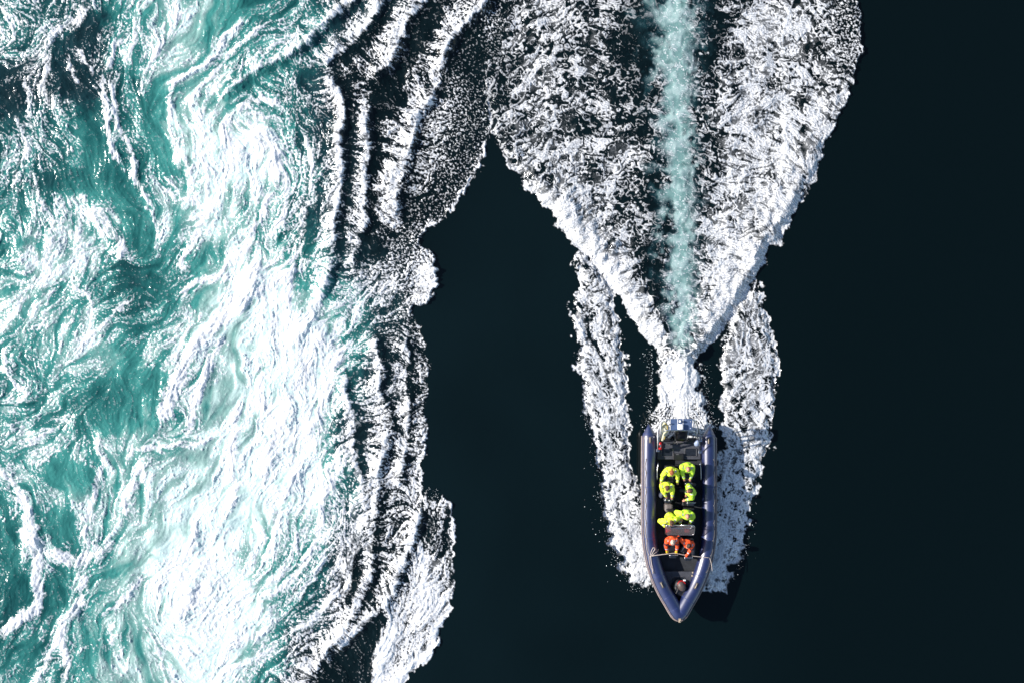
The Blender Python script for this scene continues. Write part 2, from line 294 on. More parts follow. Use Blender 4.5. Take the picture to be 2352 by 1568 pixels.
def build_sea_fields(DX=DX):
    nx = int(round((X1 - X0) / DX)) // 4 * 4 + 1
    ny = int(round((Y1 - Y0) / DX)) // 4 * 4 + 1
    xs = X0 + np.arange(nx) * DX
    ys = Y1 - np.arange(ny) * DX           # row 0 = north
    PX, PY = np.meshgrid((xs + 20.48) / CH, (13.655 - ys) / CH)
    PX = PX.astype(np.float32); PY = PY.astype(np.float32)
    pxw = DX / CH                           # chart units per cell
    rng = np.random.default_rng(11)
    FX = np.fft.rfftfreq(nx)[None, :] / DX; FY = np.fft.fftfreq(ny)[:, None] / DX
    FR = np.sqrt(FX * FX + FY * FY)

    def band(wl, bw=0.55, ax=1.0, ay=1.0, seed=None):
        r = rng.standard_normal((ny, nx)).astype(np.float32)
        f = np.sqrt((FX * ax) ** 2 + (FY * ay) ** 2) * wl + 1e-6
        g = np.exp(-(np.log(f)) ** 2 / (2 * bw * bw)) / f
        o = np.fft.irfft2(np.fft.rfft2(r) * g, s=(ny, nx)).astype(np.float32)
        return (o - o.mean()) / o.std()

    def low(wl, p=2.0):
        r = rng.standard_normal((ny, nx)).astype(np.float32)
        g = 1.0 / (1.0 + (FR * wl) ** 2) ** (p * 0.75)
        o = np.fft.irfft2(np.fft.rfft2(r) * g, s=(ny, nx)).astype(np.float32)
        return (o - o.mean()) / o.std()

    def samp(A, r, c):
        r = np.clip(r, 0, A.shape[0] - 1.001); c = np.clip(c, 0, A.shape[1] - 1.001)
        i = r.astype(np.int32); j = c.astype(np.int32)
        fr = (r - i).astype(np.float32); fc = (c - j).astype(np.float32)
        a = A[i, j]; b = A[i, j + 1]; d = A[i + 1, j]; e = A[i + 1, j + 1]
        return (a * (1 - fc) + b * fc) * (1 - fr) + (d * (1 - fc) + e * fc) * fr

    def sstep(a, b, x):
        t = np.clip((x - a) / (b - a), 0, 1)
        return t * t * (3 - 2 * t)

    # the stroke fields live on a coarser lattice
    st = max(1, int(round(0.05 / DX)))
    CX = PX[::st, ::st]; CY = PY[::st, ::st]
    cx0, cy0, cst = CX[0, 0], CY[0, 0], pxw * st

    def crom(pts, n=6):
        P = np.array(pts, float)
        if len(P) < 3: return P
        P = np.vstack([2 * P[0] - P[1], P, 2 * P[-1] - P[-2]])
        out = []
        for i in range(1, len(P) - 2):
            for k in range(n):
                t = k / n
                a, b, c, d = P[i - 1], P[i], P[i + 1], P[i + 2]
                out.append(0.5 * (2 * b + (c - a) * t + (2 * a - 5 * b + 4 * c - d) * t * t + (3 * b - a - 3 * c + d) * t ** 3))
        out.append(P[-2])
        return np.array(out)

    def dist(pts, reach):
        """distance to a polyline, nearest-x offset and position along it, within reach"""
        P = pts
        x0, x1 = P[:, 0].min() - reach, P[:, 0].max() + reach
        y0, y1 = P[:, 1].min() - reach, P[:, 1].max() + reach
        j0 = max(0, int((x0 - cx0) / cst)); j1 = min(CX.shape[1], int((x1 - cx0) / cst) + 2)
        i0 = max(0, int((y0 - cy0) / cst)); i1 = min(CX.shape[0], int((y1 - cy0) / cst) + 2)
        if j1 <= j0 or i1 <= i0: return None
        gx = CX[i0:i1, j0:j1]; gy = CY[i0:i1, j0:j1]
        best = np.full(gx.shape, 1e9, np.float32); ox = np.zeros(gx.shape, np.float32); al = np.zeros(gx.shape, np.float32)
        n = len(P) - 1
        for k in range(n):
            a = P[k]; b = P[k + 1]; ab = b - a; L2 = max(1e-6, ab @ ab)
            sj0 = max(0, int((min(a[0], b[0]) - reach - cx0) / cst) - j0); sj1 = int((max(a[0], b[0]) + reach - cx0) / cst) + 2 - j0
            si0 = max(0, int((min(a[1], b[1]) - reach - cy0) / cst) - i0); si1 = int((max(a[1], b[1]) + reach - cy0) / cst) + 2 - i0
            sl = (slice(si0, max(si0, si1)), slice(sj0, max(sj0, sj1)))
            hx = gx[sl]; hy = gy[sl]
            if hx.size == 0: continue
            t = np.clip(((hx - a[0]) * ab[0] + (hy - a[1]) * ab[1]) / L2, 0, 1)
            dx = hx - (a[0] + t * ab[0]); dy = hy - (a[1] + t * ab[1])
            d = dx * dx + dy * dy
            m = d < best[sl]
            best[sl] = np.where(m, d, best[sl]); ox[sl] = np.where(m, dx, ox[sl]); al[sl] = np.where(m, (k + t) / n, al[sl])
        return (slice(i0, i1), slice(j0, j1)), np.sqrt(best), ox, al

    cD = np.zeros(CX.shape, np.float32)      # added foam
    cV = np.zeros(CX.shape, np.float32)      # removed foam
    cH = np.zeros(CX.shape, np.float32)      # height
    cB = np.zeros(CX.shape, np.float32)      # solid foam lines
    q2c = np.zeros(CX.shape, np.float32); q2s = np.zeros(CX.shape, np.float32); qw = np.full(CX.shape, 1e-4, np.float32)

    def flow(P, reach, perp=False, wgt=1.0):
        n = max(2, len(P) // 3)
        for k in range(0, len(P) - 1, 2):
            a = P[k]; b = P[min(k + 2, len(P) - 1)]
            th = math.atan2(b[1] - a[1], b[0] - a[0]) + (math.pi / 2 if perp else 0)
            mx, my = (a + b) / 2; R = reach * 3.0
            j0 = max(0, int((mx - R - cx0) / cst)); j1 = min(CX.shape[1], int((mx + R - cx0) / cst) + 1)
            i0 = max(0, int((my - R - cy0) / cst)); i1 = min(CX.shape[0], int((my + R - cy0) / cst) + 1)
            if j1 <= j0 or i1 <= i0: continue
            s = (slice(i0, i1), slice(j0, j1))
            w = wgt * np.exp(-((CX[s] - mx) ** 2 + (CY[s] - my) ** 2) / reach ** 2) * math.hypot(b[0] - a[0], b[1] - a[1]) / 20
            q2c[s] += w * math.cos(2 * th); q2s[s] += w * math.sin(2 * th); qw[s] += w

    def streak(pts, w, a=0.6, h=0.1, taper=True, reach=60):
        P = crom(pts); flow(P, reach); w = w * 1.15
        r = dist(P, w * 5)
        if r is None: return
        s, d, ox, al = r
        e = (sstep(0, 0.12, al) * sstep(1, 0.85, al) * 0.75 + 0.25) if taper else 1.0
        g = np.exp(-(d / w) ** 2) * e
        cB[s] = np.maximum(cB[s], 1.5 * a * g)
        cD[s] += 0.28 * a * np.exp(-(d / (w * 2.6)) ** 2) * e
        cH[s] += 0.38 * h * np.exp(-(d / (w * 1.5)) ** 2) * e

    def crest(pts, wl=34, wr=22, a=0.45, b=0.5, h=0.32):
        P = crom(pts); flow(P, 45, perp=True, wgt=2.0)
        r = dist(P, max(wl, wr) * 3)
        if r is None: return
        s, d, ox, al = r
        e = sstep(0, 0.06, al) * sstep(1, 0.94, al)
        west = ox < 0
        cD[s] += np.where(west, a * np.exp(-(d / wl) ** 2), a * np.exp(-(d / 7) ** 2)) * e
        cV[s] += np.where(west, 0, b * np.exp(-((d - wr * 1.15) / (wr * 0.75)) ** 2)) * e
        cB[s] = np.maximum(cB[s], np.where(west, np.exp(-(d / 15) ** 2), 0.85 * np.exp(-(d / 8) ** 2)) * e)
        cH[s] += 0.62 * h * np.where(west, np.exp(-(d / (wl * 0.8)) ** 2), np.exp(-(d / 15) ** 2)) * e

    def inside(poly):
        """signed distance to a polygon, positive inside"""
        P = np.array(list(poly) + [poly[0]], float)
        odd = np.zeros(CX.shape, bool); best = np.full(CX.shape, 1e9, np.float32)
        for k in range(len(P) - 1):
            a = P[k]; b = P[k + 1]; ab = b - a; L2 = max(1e-6, ab @ ab)
            t = np.clip(((CX - a[0]) * ab[0] + (CY - a[1]) * ab[1]) / L2, 0, 1)
            best = np.minimum(best, (CX - a[0] - t * ab[0]) ** 2 + (CY - a[1] - t * ab[1]) ** 2)
            if a[1] != b[1]:
                c = ((a[1] > CY) != (b[1] > CY)) & (CX < (b[0] - a[0]) * (CY - a[1]) / (b[1] - a[1]) + a[0])
                odd ^= c
        d = np.sqrt(best)
        return np.where(odd, d, -d)

    def pool(poly, a, soft=14):
        cV[...] += a * sstep(-soft, soft, inside(poly))

    def patch(pts, w, a, h=0.0, solid=0.0):
        P = crom(pts); r = dist(P, w * 2.6)
        if r is None: return
        s, d, ox, al = r
        g = np.exp(-(d / w) ** 2)
        cD[s] += a * g; cH[s] += h * g
        if solid: cB[s] = np.maximum(cB[s], solid * g)

    for c in CRESTS: crest(**c) if isinstance(c, dict) else crest(c)
    for w, a, h, pts in STREAKS: streak(pts, w, a, h)
    for a, poly in POOLS: pool(poly, a)
    for w, a, h, sol, pts in PATCHES: patch(pts, w, a, h, sol)
    for reach, pts in FLOWS: flow(crom(pts), reach)

    # coarse tables of foam cover and of aerated (turquoise) water
    def table(T, stepx=100, stepy=100):
        T = np.array(T, np.float32) / 9.0
        r = np.clip(CY / stepy, 0, T.shape[0] - 1.001); c = np.clip(CX / stepx, 0, T.shape[1] - 1.001)
        i = r.astype(int); j = c.astype(int); fr = r - i; fc = c - j
        fr = fr * fr * (3 - 2 * fr); fc = fc * fc * (3 - 2 * fc)
        return (T[i, j] * (1 - fc) + T[i, j + 1] * fc) * (1 - fr) + (T[i + 1, j] * (1 - fc) + T[i + 1, j + 1] * fc) * fr
    baseD = table(COVER); teal = table(TEAL)

    rapids = inside(RAPIDS)
    vwake = inside(VWAKE)
    bandL = inside(BAND_LEFT); bandR = inside(BAND_RIGHT); jet = inside(JET)

    # density inside the V of the wake
    ykL = np.array([p[1] for p in V_LEFT[::-1]]); xkL = np.array([p[0] for p in V_LEFT[::-1]])
    ykR = np.array([p[1] for p in V_RIGHT]); xkR = np.array([p[0] for p in V_RIGHT])
    o = np.argsort(ykL); xL = np.interp(CY, ykL[o], xkL[o]); o = np.argsort(ykR); xR = np.interp(CY, ykR[o], xkR[o])
    xc = np.interp(CY, [-60, 0, 100, 300, 500, 750, 960], [1538, 1545, 1551, 1554, 1561, 1566, 1561])
    u = np.clip((CX - xL) / np.maximum(20, xc - xL), 0, 1); v = np.clip((xR - CX) / np.maximum(20, xR - xc), 0, 1)
    def prof(u, tabs):
        ys_ = [t[0] for t in tabs]; out = None
        vals = [np.interp(u, t[1], t[2]) for t in tabs]
        out = vals[0]
        for k in range(1, len(tabs)):
            m = np.clip((CY - ys_[k - 1]) / (ys_[k] - ys_[k - 1]), 0, 1)
            out = out * (1 - m) + vals[k] * m
        return out
    DL = prof(u, [(0, [0, .08, .2, .5, .66, .75, 1], [.30, .30, .56, .60, .34, .16, .16]),
                  (300, [0, .1, .3, .5, .68, .85, 1], [.42, .50, .66, .55, .40, .22, .22]),
                  (480, [0, .1, .30, .45, .62, .8, 1], [1.08, 1.08, .85, .58, .40, .26, .26]),
                  (680, [0, .3, .45, .6, .8, 1], [1.22, 1.18, .85, .50, .34, .40])])
    DR = prof(v, [(0, [0, .1, .25, .45, .62, .75, .88, 1], [.42, .48, .64, .76, .70, .36, .22, .22]),
                  (300, [0, .08, .25, .5, .66, .78, .9, 1], [.72, .80, .76, .78, .66, .32, .20, .22]),
                  (500, [0, .15, .4, .6, .72, .85, 1], [1.15, 1.10, .90, .82, .52, .28, .28]),
                  (720, [0, .4, .6, .8, 1], [1.22, 1.18, .85, .52, .40])])
    DV = np.where(CX < xc, DL, DR)

    # ---- bring everything to the fine lattice through a warped lookup
    w1 = low(3.0); w2 = low(3.0); w3 = band(0.45); w4 = band(0.45); w5 = band(0.16); w6 = band(0.16)
    inV = sstep(-6, 6, vwake)
    II, JJ = np.meshgrid(np.arange(ny, dtype=np.float32), np.arange(nx, dtype=np.float32), indexing='ij')
    am = 1.0 / (CH)                         # chart units per metre
    wr = (w1 * 0.05 + w3 * 0.045 + w5 * 0.014) / DX
    wc = (w2 * 0.05 + w4 * 0.045 + w6 * 0.014) / DX
    R = (II + wr) / st; C = (JJ + wc) / st
    def up(A, amt=1.0):
        return samp(A.astype(np.float32), (II + wr * amt) / st, (JJ + wc * amt) / st)
    fD = up(cD); fV = up(cV); wv = 0.85 + 0.30 * low(1.5); fH = up(cH, .5) * np.clip(wv, .2, 1.5) * .8; fB = up(cB, .7) * np.clip(0.55 + .45 * wv, 0, 1.1); fT = up(teal, 2.0); fBase = up(baseD, 2.0)
    fr_ = up(rapids); fv = up(vwake, .55); fl = up(bandL, 1.0); frr = up(bandR, 1.0); fj = up(jet, 0.8); fDV = up(DV, 1.0)

    # ---- direction field and streak textures
    th = 0.5 * np.arctan2(q2s, q2c)
    # fallback direction: gentle NE-SW set
    conf = np.clip(np.sqrt(q2c ** 2 + q2s ** 2) / (qw + 0.15), 0, 1)
    c2 = q2c / (qw + .15) + (1 - conf) * math.cos(2 * math.radians(110)) * 0.3
    s2 = q2s / (qw + .15) + (1 - conf) * math.sin(2 * math.radians(110)) * 0.3
    # in the wake the ribs run across the arms
    vm = sstep(-10, 10, vwake)
    ang = np.where(CX < xc, math.radians(-12), math.radians(12))
    near = np.where(CX < xc, u, v)
    ang = np.where(near < .3, np.where(CX < xc, math.radians(-35), math.radians(40)), ang)
    c2 = c2 * (1 - vm) + vm * np.cos(2 * ang); s2 = s2 * (1 - vm) + vm * np.sin(2 * ang)
    th = 0.5 * np.arctan2(s2, c2)
    dc = up(np.cos(2 * th).astype(np.float32), .5); ds = up(np.sin(2 * th).astype(np.float32), .5)
    swirl = low(1.6) * 0.42 + .18 * band(.7, .5)
    th = 0.5 * np.arctan2(ds, dc) + swirl
    VXc = np.cos(th).astype(np.float32); VYc = np.sin(th).astype(np.float32)

    def lic(N, half, step):
        acc = N.copy(); wsum = 1.0
        for sgn in (1, -1):
            r = II.copy(); c = JJ.copy(); px_, py_ = VXc * sgn, VYc * sgn
            for k in range(half):
                r += py_ * step; c += px_ * step
                ri = np.clip(r + .5, 0, ny - 1).astype(np.int32); ci = np.clip(c + .5, 0, nx - 1).astype(np.int32)
                vx = VXc[ri, ci]; vy = VYc[ri, ci]
                fl_ = np.where(vx * px_ + vy * py_ < 0, -1, 1).astype(np.float32)
                px_ = vx * fl_; py_ = vy * fl_
                w = 0.5 + 0.5 * math.cos(math.pi * (k + 1) / (half + 1))
                acc += N[ri, ci] * w; wsum += w
        acc -= acc.mean()
        return acc / acc.std()
    sc = 0.025 / DX
    S1 = lic(band(0.075, .4), max(3, int(8 * sc)), 1.0)
    S2 = lic(band(0.20, .45), max(4, int(12 * sc)), 1.6)
    S3 = lic(band(0.55, .5), max(4, int(22 * sc)), 2.6)
    G1 = band(0.085, .3); G2 = band(0.16, .35); G3 = band(0.32, .4)
    L1 = band(1.0, .4); L2 = band(0.5, .4); L3 = band(.24, .35)
    A0 = band(1.5, .35, 0.75, 1.25); A1 = band(0.80, .35, 0.75, 1.25); A2 = band(.40, .35, .8, 1.2)
    def warp(A, k):
        return samp(A, II + w3 * k / DX + w5 * .08 * k / DX, JJ + w4 * k / DX + w6 * .08 * k / DX)
    lace = 1 - np.minimum(1, np.abs(warp(L1, .07)) * 1.15)
    lace2 = 1 - np.minimum(1, np.abs(warp(L2, .05)) * 1.15); lace3 = 1 - np.minimum(1, np.abs(warp(L3, .02)) * 1.15)
    al0 = 1 - np.minimum(1, np.abs(warp(A0, .20)) * 1.2); al1 = 1 - np.minimum(1, np.abs(warp(A1, .13)) * 1.2); al2 = 1 - np.minimum(1, np.abs(warp(A2, .06)) * 1.2)
    def z(a): return (a - a.mean()) / a.std()
    def uni(a):                              # to a uniform distribution
        a = z(a); return 0.5 * (1 + np.tanh(0.8 * a))
    rs2 = 1 - np.minimum(1, np.abs(S2) * 1.0); rs3 = 1 - np.minimum(1, np.abs(S3) * 1.1)
    net_r = np.maximum(np.maximum(rs3, 0.88 * rs2), 0.8 * lace2)
    far = sstep(620, 250, PY)
    net_w = np.maximum(np.maximum(al1, (0.55 + .4 * far) * al0), (0.90 - .22 * far) * al2)
    net_b = np.maximum(np.maximum(0.9 * lace, lace2), 0.85 * lace3)
    tx_r = uni(0.60 * z(net_r) + .35 * z(lace3) + 0.22 * S2 + 0.40 * S3 + 0.22 * G1 + 0.32 * G2 + 0.25 * G3 + .12 * S1)
    tx_w = uni(0.85 * z(al1) + (.40 - .1 * far) * z(al2) + (.15 + .40 * far) * z(al0) + 0.35 * A0 + 0.38 * S2 + 0.38 * S3 + .2 * z(rs2) + 0.12 * S1 + .05 * G1)
    tx_b = uni(0.8 * z(net_b) + 0.35 * S2 + .3 * S3 + 0.22 * L2 + 0.10 * G2 + .05 * G1)
    tx_g = uni(0.7 * G1 + 0.7 * G2 + .7 * z(lace3) + .3 * G3)
    det = np.clip(0.5 + 0.22 * G1 + 0.22 * S1 + .12 * G2, 0, 1)

    def cover(D, tx, soft=0.27):
        t = tx - (1 - np.clip(D, 0, 1.5))
        return sstep(-soft * .8, soft * 1.2, t) * (0.62 + 0.38 * det)

    edge = 0.8 * G2 + 1.2 * w3 + 2.6 * band(.9, .5)
    mR = sstep(-2, 3, fr_ + edge * 1.0); mV = sstep(-2, 3, fv + edge * 1.3)
    mL = sstep(-2, 3, fl + edge * 1.3); mRR = sstep(-2, 3, frr + edge * 1.3); mJ = sstep(-3, 6, fj + edge * 1.5)

    # rapids
    n_big = low(5.0)
    D = fBase * np.interp(PX, [300, 560, 680, 950], [.43, .49, .58, .60]) + fD * .72 - fV + 0.08 * n_big
    # the grain toward the calm water
    rim = np.exp(-np.clip(fr_, 0, 999) / 5.0)
    grain = sstep(85, 30, np.abs(PX - np.interp(PY, [0, 60, 150, 300, 420, 560, 700, 1200, 1600], [1110, 1110, 1085, 1085, 1060, 955, 960, 1010, 960]))) * sstep(760, 520, PY)
    tx = tx_r * (1 - grain) + tx_g * grain
    D = D * (1 - .35 * grain) + 0.20 * rim
    foam = np.maximum(cover(D, tx), sstep(.25, .95, fB * (0.45 + 0.95 * tx_r)))
    solid = np.clip(fB, 0, 1) * mR
    foam *= mR
    act = mR.copy()
    # wake
    gV = np.maximum(sstep(200, 60, PY) * sstep(1180, 1130, PX), sstep(230, 60, PY) * sstep(1890, 1940, PX))
    tv = tx_w * (1 - gV) + tx_g * gV
    fvr = np.exp(-np.clip(fv, 0, 999) / 6.0)
    Dv = fDV * .84 + 0.08 * low(2.0) + .12 * fvr + fD * 0.7 - fV * 1.0
    fV_ = np.maximum(cover(Dv, tv, .30), sstep(.3, .75, fB * (.6 + .7 * tx_w)))
    fV_ = fV_ * (.80 + .20 * sstep(.3, .8, det))
    foam = np.maximum(foam * (1 - mV), fV_ * mV); act = np.maximum(act, mV)
    # side bands
    dens_b = 0.50 + .25 * np.exp(-np.clip(np.minimum(np.where(fl > -30, fl, 999), np.where(frr > -30, frr, 999)), 0, 999) / 7.0)
    low_b = sstep(1000, 1250, PY)
    dens_b = dens_b + 0.28 * low_b
    mB = np.maximum(mL, mRR) * (1 - mV)
    fB_ = cover(dens_b + fD * .8 - fV, tx_b, .22)
    foam = np.maximum(foam * (1 - mB), fB_ * mB); act = np.maximum(act, mB)
    # propeller race close to the stern
    fJ_ = cover(0.46 + fD * 1.0 - fV + .4 * fB, uni(.6 * G1 + .6 * G2 + .5 * z(lace2) + .5 * S1))
    foam = np.maximum(foam * (1 - mJ), fJ_ * mJ); act = np.maximum(act, mJ)

    # thin translucent film left between the thick foam
    filmy = np.clip(.5 + .22 * L1 + .20 * L2 + .16 * S3 + .10 * G3, 0, 1)
    foam = np.maximum(foam, .30 * filmy * np.clip(Dv * 1.3 - .25, 0, 1) * mV * (1 - gV))
    foam = np.maximum(foam, .34 * filmy * mB)
    foam = np.maximum(foam, .26 * filmy * np.clip(D * 1.6 - .35, 0, 1) * mR * (1 - grain))
    # turquoise water
    T = fT * mR
    T = T * (1 + 0.12 * n_big + 0.10 * S3 * .6)
    billow = 0.5 + 0.5 * np.tanh(1.2 * band(0.9, .5) + .6 * G3)
    hw = np.interp(PY, [-60, 0, 60, 200, 700, 800, 850], [56, 50, 46, 36, 30, 19, 6]) * (1 + 0.22 * warp(L1, .1))
    xcf = np.interp(PY, [-60, 0, 100, 300, 500, 750, 960], [1538, 1545, 1551, 1554, 1561, 1566, 1561])
    race = np.exp(-np.abs((PX - xcf + 4 * w3 + 5 * L1) / hw) ** 2.4) * sstep(850, 760, PY) * mV
    race_t = (0.60 + .10 * billow) * race ** .6
    T = np.maximum(T, race_t)
    foam = foam * (1 - race) + race * np.maximum(.20 + .20 * billow, cover(0.13 + 0 * PY, uni(.9 * z(lace2) + .5 * G1 + .3 * S1), .12))
    milk = np.clip(D + .12 * S3 + .08 * L1 + .05 * S2 - 0.22, 0, 1) * mR * (1 - grain) * (1 - np.clip(fV * 1.4, 0, 1))
    T = T + .40 * milk * sstep(.1, .5, T)
    T = T + .09 * mR * sstep(.15, .5, T) - .10 * np.clip(fV, 0, 1) * mR
    T = np.maximum(T, np.interp(PX, [900, 1300, 1900, 2400], [.028, .022, .0, 0]) * (1 + .25 * low(8.0)))
    T = np.clip(T, 0, 1.0)

    # ---- relief
    H = fH * (mR + mV * .0 + 0) 
    armL = np.exp(-(np.clip(fv, -40, 999) / 60.0) ** 2) * sstep(-10, 10, fv)
    arm = mV * sstep(120, 560, PY) * sstep(0, 30, fv) * np.exp(-(fv / 95.0) ** 2)
    H = H + 0.28 * arm * (1 + .10 * L2)
    H = H + mV * fH * .5
    H = H + mB * 0.10 * sstep(0, 20, np.maximum(fl, frr))
    H = H + mJ * (0.10 + fH)
    H = H + race * 0.02 * billow
    swell = low(7.0) * 0.05 + band(1.3, .5) * 0.02
    H = H + swell * act
    lump = 0.0016 * G1 + 0.0036 * G2 + 0.0075 * G3 + 0.0020 * S1 + 0.0060 * S2 + .010 * S3
    H = H + act * (0.35 + 0.65 * foam) * lump * (1 - .85 * race) * (1 - .4 * mV) * (1 - .45 * mB)
    H = H + foam * 0.008
    H = H + np.maximum(mV * (1 - .8 * race), mB) * (sstep(0, 1, al1) * 0.015 + al2 * .004)
    calm = (1 - np.clip(act, 0, 1))
    H = H + calm * (low(4.0) * 0.0015 + band(0.5, .6) * 0.0003)
    return dict(nx=nx, ny=ny, xs=xs, ys=ys, H=H.astype(np.float32), foam=np.clip(foam, 0, 1), teal=T, act=act,
                rapids=fr_ + edge, wake=np.maximum(np.maximum(fv, fl), np.maximum(frr, fj)) + edge, PX=PX, PY=PY)

# ---------------------------------------------------------------- the sea as meshes
def sea_material():
    m = bpy.data.materials.new("sea_water_and_foam"); m.use_nodes = True
    nt = m.node_tree; N = nt.nodes; L = nt.links
    out = N["Material Output"]; w = N["Principled BSDF"]
    fa = N.new("ShaderNodeAttribute"); fa.attribute_name = "foam"
    ta = N.new("ShaderNodeAttribute"); ta.attribute_name = "aeration"
    ramp = N.new("ShaderNodeValToRGB"); cr = ramp.color_ramp
    cr.elements[0].position = 0.0; cr.elements[0].color = (0.0009, 0.0041, 0.0045, 1)
    cr.elements[1].position = 1.0; cr.elements[1].color = (0.62, 0.80, 0.76, 1)
    for p, c in ((.10, (0.004, 0.014, 0.017)), (.28, (0.007, 0.035, 0.042)), (.48, (0.012, 0.100, 0.096)), (.68, (0.045, 0.235, 0.21)), (.84, (0.24, 0.40, 0.365))):
        e = cr.elements.new(p); e.color = (*c, 1)
    L.new(ta.outputs["Fac"], ramp.inputs[0]); L.new(ramp.outputs[0], w.inputs["Base Color"])
    w.inputs["IOR"].default_value = 1.33
    mr = N.new("ShaderNodeMapRange"); mr.inputs["To Min"].default_value = 0.06; mr.inputs["To Max"].default_value = 0.22
    L.new(ta.outputs["Fac"], mr.inputs["Value"]); L.new(mr.outputs[0], w.inputs["Roughness"])
    tc = N.new("ShaderNodeTexCoord")
    n1 = N.new("ShaderNodeTexNoise"); n1.inputs["Scale"].default_value = 9; n1.inputs["Detail"].default_value = 5; n1.inputs["Roughness"].default_value = .6
    L.new(tc.outputs["Object"], n1.inputs["Vector"])
    aa = N.new("ShaderNodeAttribute"); aa.attribute_name = "churn"
    bs = N.new("ShaderNodeMath"); bs.operation = 'MULTIPLY'; bs.inputs[1].default_value = 0.3
    L.new(aa.outputs["Fac"], bs.inputs[0])
    bp = N.new("ShaderNodeBump"); bp.inputs["Distance"].default_value = 0.03
    L.new(bs.outputs[0], bp.inputs["Strength"]); L.new(n1.outputs["Fac"], bp.inputs["Height"])
    L.new(bp.outputs[0], w.inputs["Normal"])
    f = N.new("ShaderNodeBsdfPrincipled")
    f.inputs["Base Color"].default_value = (0.80, 0.82, 0.83, 1); f.inputs["Roughness"].default_value = 0.32
    f.inputs["Specular IOR Level"].default_value = 0.6
    f.inputs["Subsurface Weight"].default_value = 0.0
    n2 = N.new("ShaderNodeTexNoise"); n2.inputs["Scale"].default_value = 20; n2.inputs["Detail"].default_value = 6; n2.inputs["Roughness"].default_value = .65
    L.new(tc.outputs["Object"], n2.inputs["Vector"])
    b2 = N.new("ShaderNodeBump"); b2.inputs["Distance"].default_value = 0.03; b2.inputs["Strength"].default_value = 0.35
    L.new(n2.outputs["Fac"], b2.inputs["Height"]); L.new(b2.outputs[0], f.inputs["Normal"])
    # thin foam breaks up
    ad = N.new("ShaderNodeMath"); ad.operation = 'MULTIPLY_ADD'; ad.inputs[1].default_value = 0.26; ad.inputs[2].default_value = -0.13
    L.new(n2.outputs["Fac"], ad.inputs[0])
    sm = N.new("ShaderNodeMath"); sm.operation = 'ADD'; L.new(fa.outputs["Fac"], sm.inputs[0]); L.new(ad.outputs[0], sm.inputs[1])
    m2 = N.new("ShaderNodeMapRange"); m2.inputs["From Min"].default_value = 0.05; m2.inputs["From Max"].default_value = 0.95
    L.new(sm.outputs[0], m2.inputs["Value"])
    mx = N.new("ShaderNodeMixShader"); L.new(m2.outputs[0], mx.inputs[0]); L.new(w.outputs[0], mx.inputs[1]); L.new(f.outputs[0], mx.inputs[2])
    L.new(mx.outputs[0], out.inputs["Surface"])
    return m

def grid_mesh(name, XYZ, quads, attrs, material):
    used = np.unique(quads); remap = np.full(len(XYZ), -1, np.int32); remap[used] = np.arange(len(used), dtype=np.int32)
    q = remap[quads]; V = XYZ[used]
    me = bpy.data.meshes.new(name)
    me.vertices.add(len(V)); me.vertices.foreach_set("co", V.astype(np.float32).ravel())
    me.loops.add(q.size); me.loops.foreach_set("vertex_index", q.ravel().astype(np.int32))
    me.polygons.add(len(q)); me.polygons.foreach_set("loop_start", np.arange(0, q.size, 4, dtype=np.int32))
    me.polygons.foreach_set("use_smooth", np.ones(len(q), bool))
    for k, a in attrs.items():
        at = me.attributes.new(k, 'FLOAT', 'POINT'); at.data.foreach_set("value", a[used].astype(np.float32))
    me.update(calc_edges=True); me.materials.append(material)
    o = bpy.data.objects.new(name, me); COL.objects.link(o)
    return o

def build_sea():
    F = build_sea_fields(DX)
    nx, ny = F['nx'], F['ny']
    X, Y = np.meshgrid(F['xs'], F['ys'])
    XYZ = np.stack([X, Y, F['H']], -1).reshape(-1, 3)
    at = dict(foam=F['foam'].ravel(), aeration=F['teal'].ravel(), churn=np.clip(F['act'], 0, 1).ravel())
    idx = np.arange(nx * ny, dtype=np.int32).reshape(ny, nx)
    q = np.stack([idx[:-1, :-1], idx[1:, :-1], idx[1:, 1:], idx[:-1, 1:]], -1).reshape(-1, 4)
    def cell(A): return (0.25 * (A[:-1, :-1] + A[1:, :-1] + A[1:, 1:] + A[:-1, 1:])).ravel()
    wk = cell(F['wake']) > -2; rp = (cell(F['rapids']) > -2) & ~wk
    sm = sea_material()
    # far sea: rings that carry the border out to the horizon
    ring = np.concatenate([idx[0, :-1], idx[:-1, -1], idx[-1, :0:-1], idx[:0:-1, 0]])
    n = len(ring); base = XYZ[ring]; rings = []; extra = {k: [] for k in at}
    for s, fd in ((1.03, .9), (1.1, .6), (1.3, .2), (1.8, 0), (4, 0), (20, 0), (300, 0)):
        P = base.copy(); P[:, :2] *= s; P[:, 2] *= fd; rings.append(P)
        for k in at: extra[k].append(at[k][ring] * fd)
    XYZ2 = np.vstack([XYZ] + rings)
    at2 = {k: np.concatenate([at[k]] + extra[k]) for k in at}
    prev = ring; fq = []
    for k in range(len(rings)):
        cur = nx * ny + k * n + np.arange(n, dtype=np.int32)
        a, b = prev, np.roll(prev, -1); c, d = np.roll(cur, -1), cur
        fq.append(np.stack([a, b, c, d], -1)); prev = cur
    fq = np.vstack(fq)
    w = grid_mesh("water", XYZ2, np.vstack([q[~wk & ~rp], fq]), at2, sm); tag(w, kind="structure")
    r = grid_mesh("whitewater_rapids", XYZ, q[rp], at, sm)
    tag(r, "churning turquoise tidal rapids streaked with white foam along the left", "rapids", kind="stuff")
    k = grid_mesh("wake_foam", XYZ, q[wk], at, sm)
    tag(k, "white foaming wake spreading in a V behind and beside the boat", "wake", kind="stuff")

build_sea()
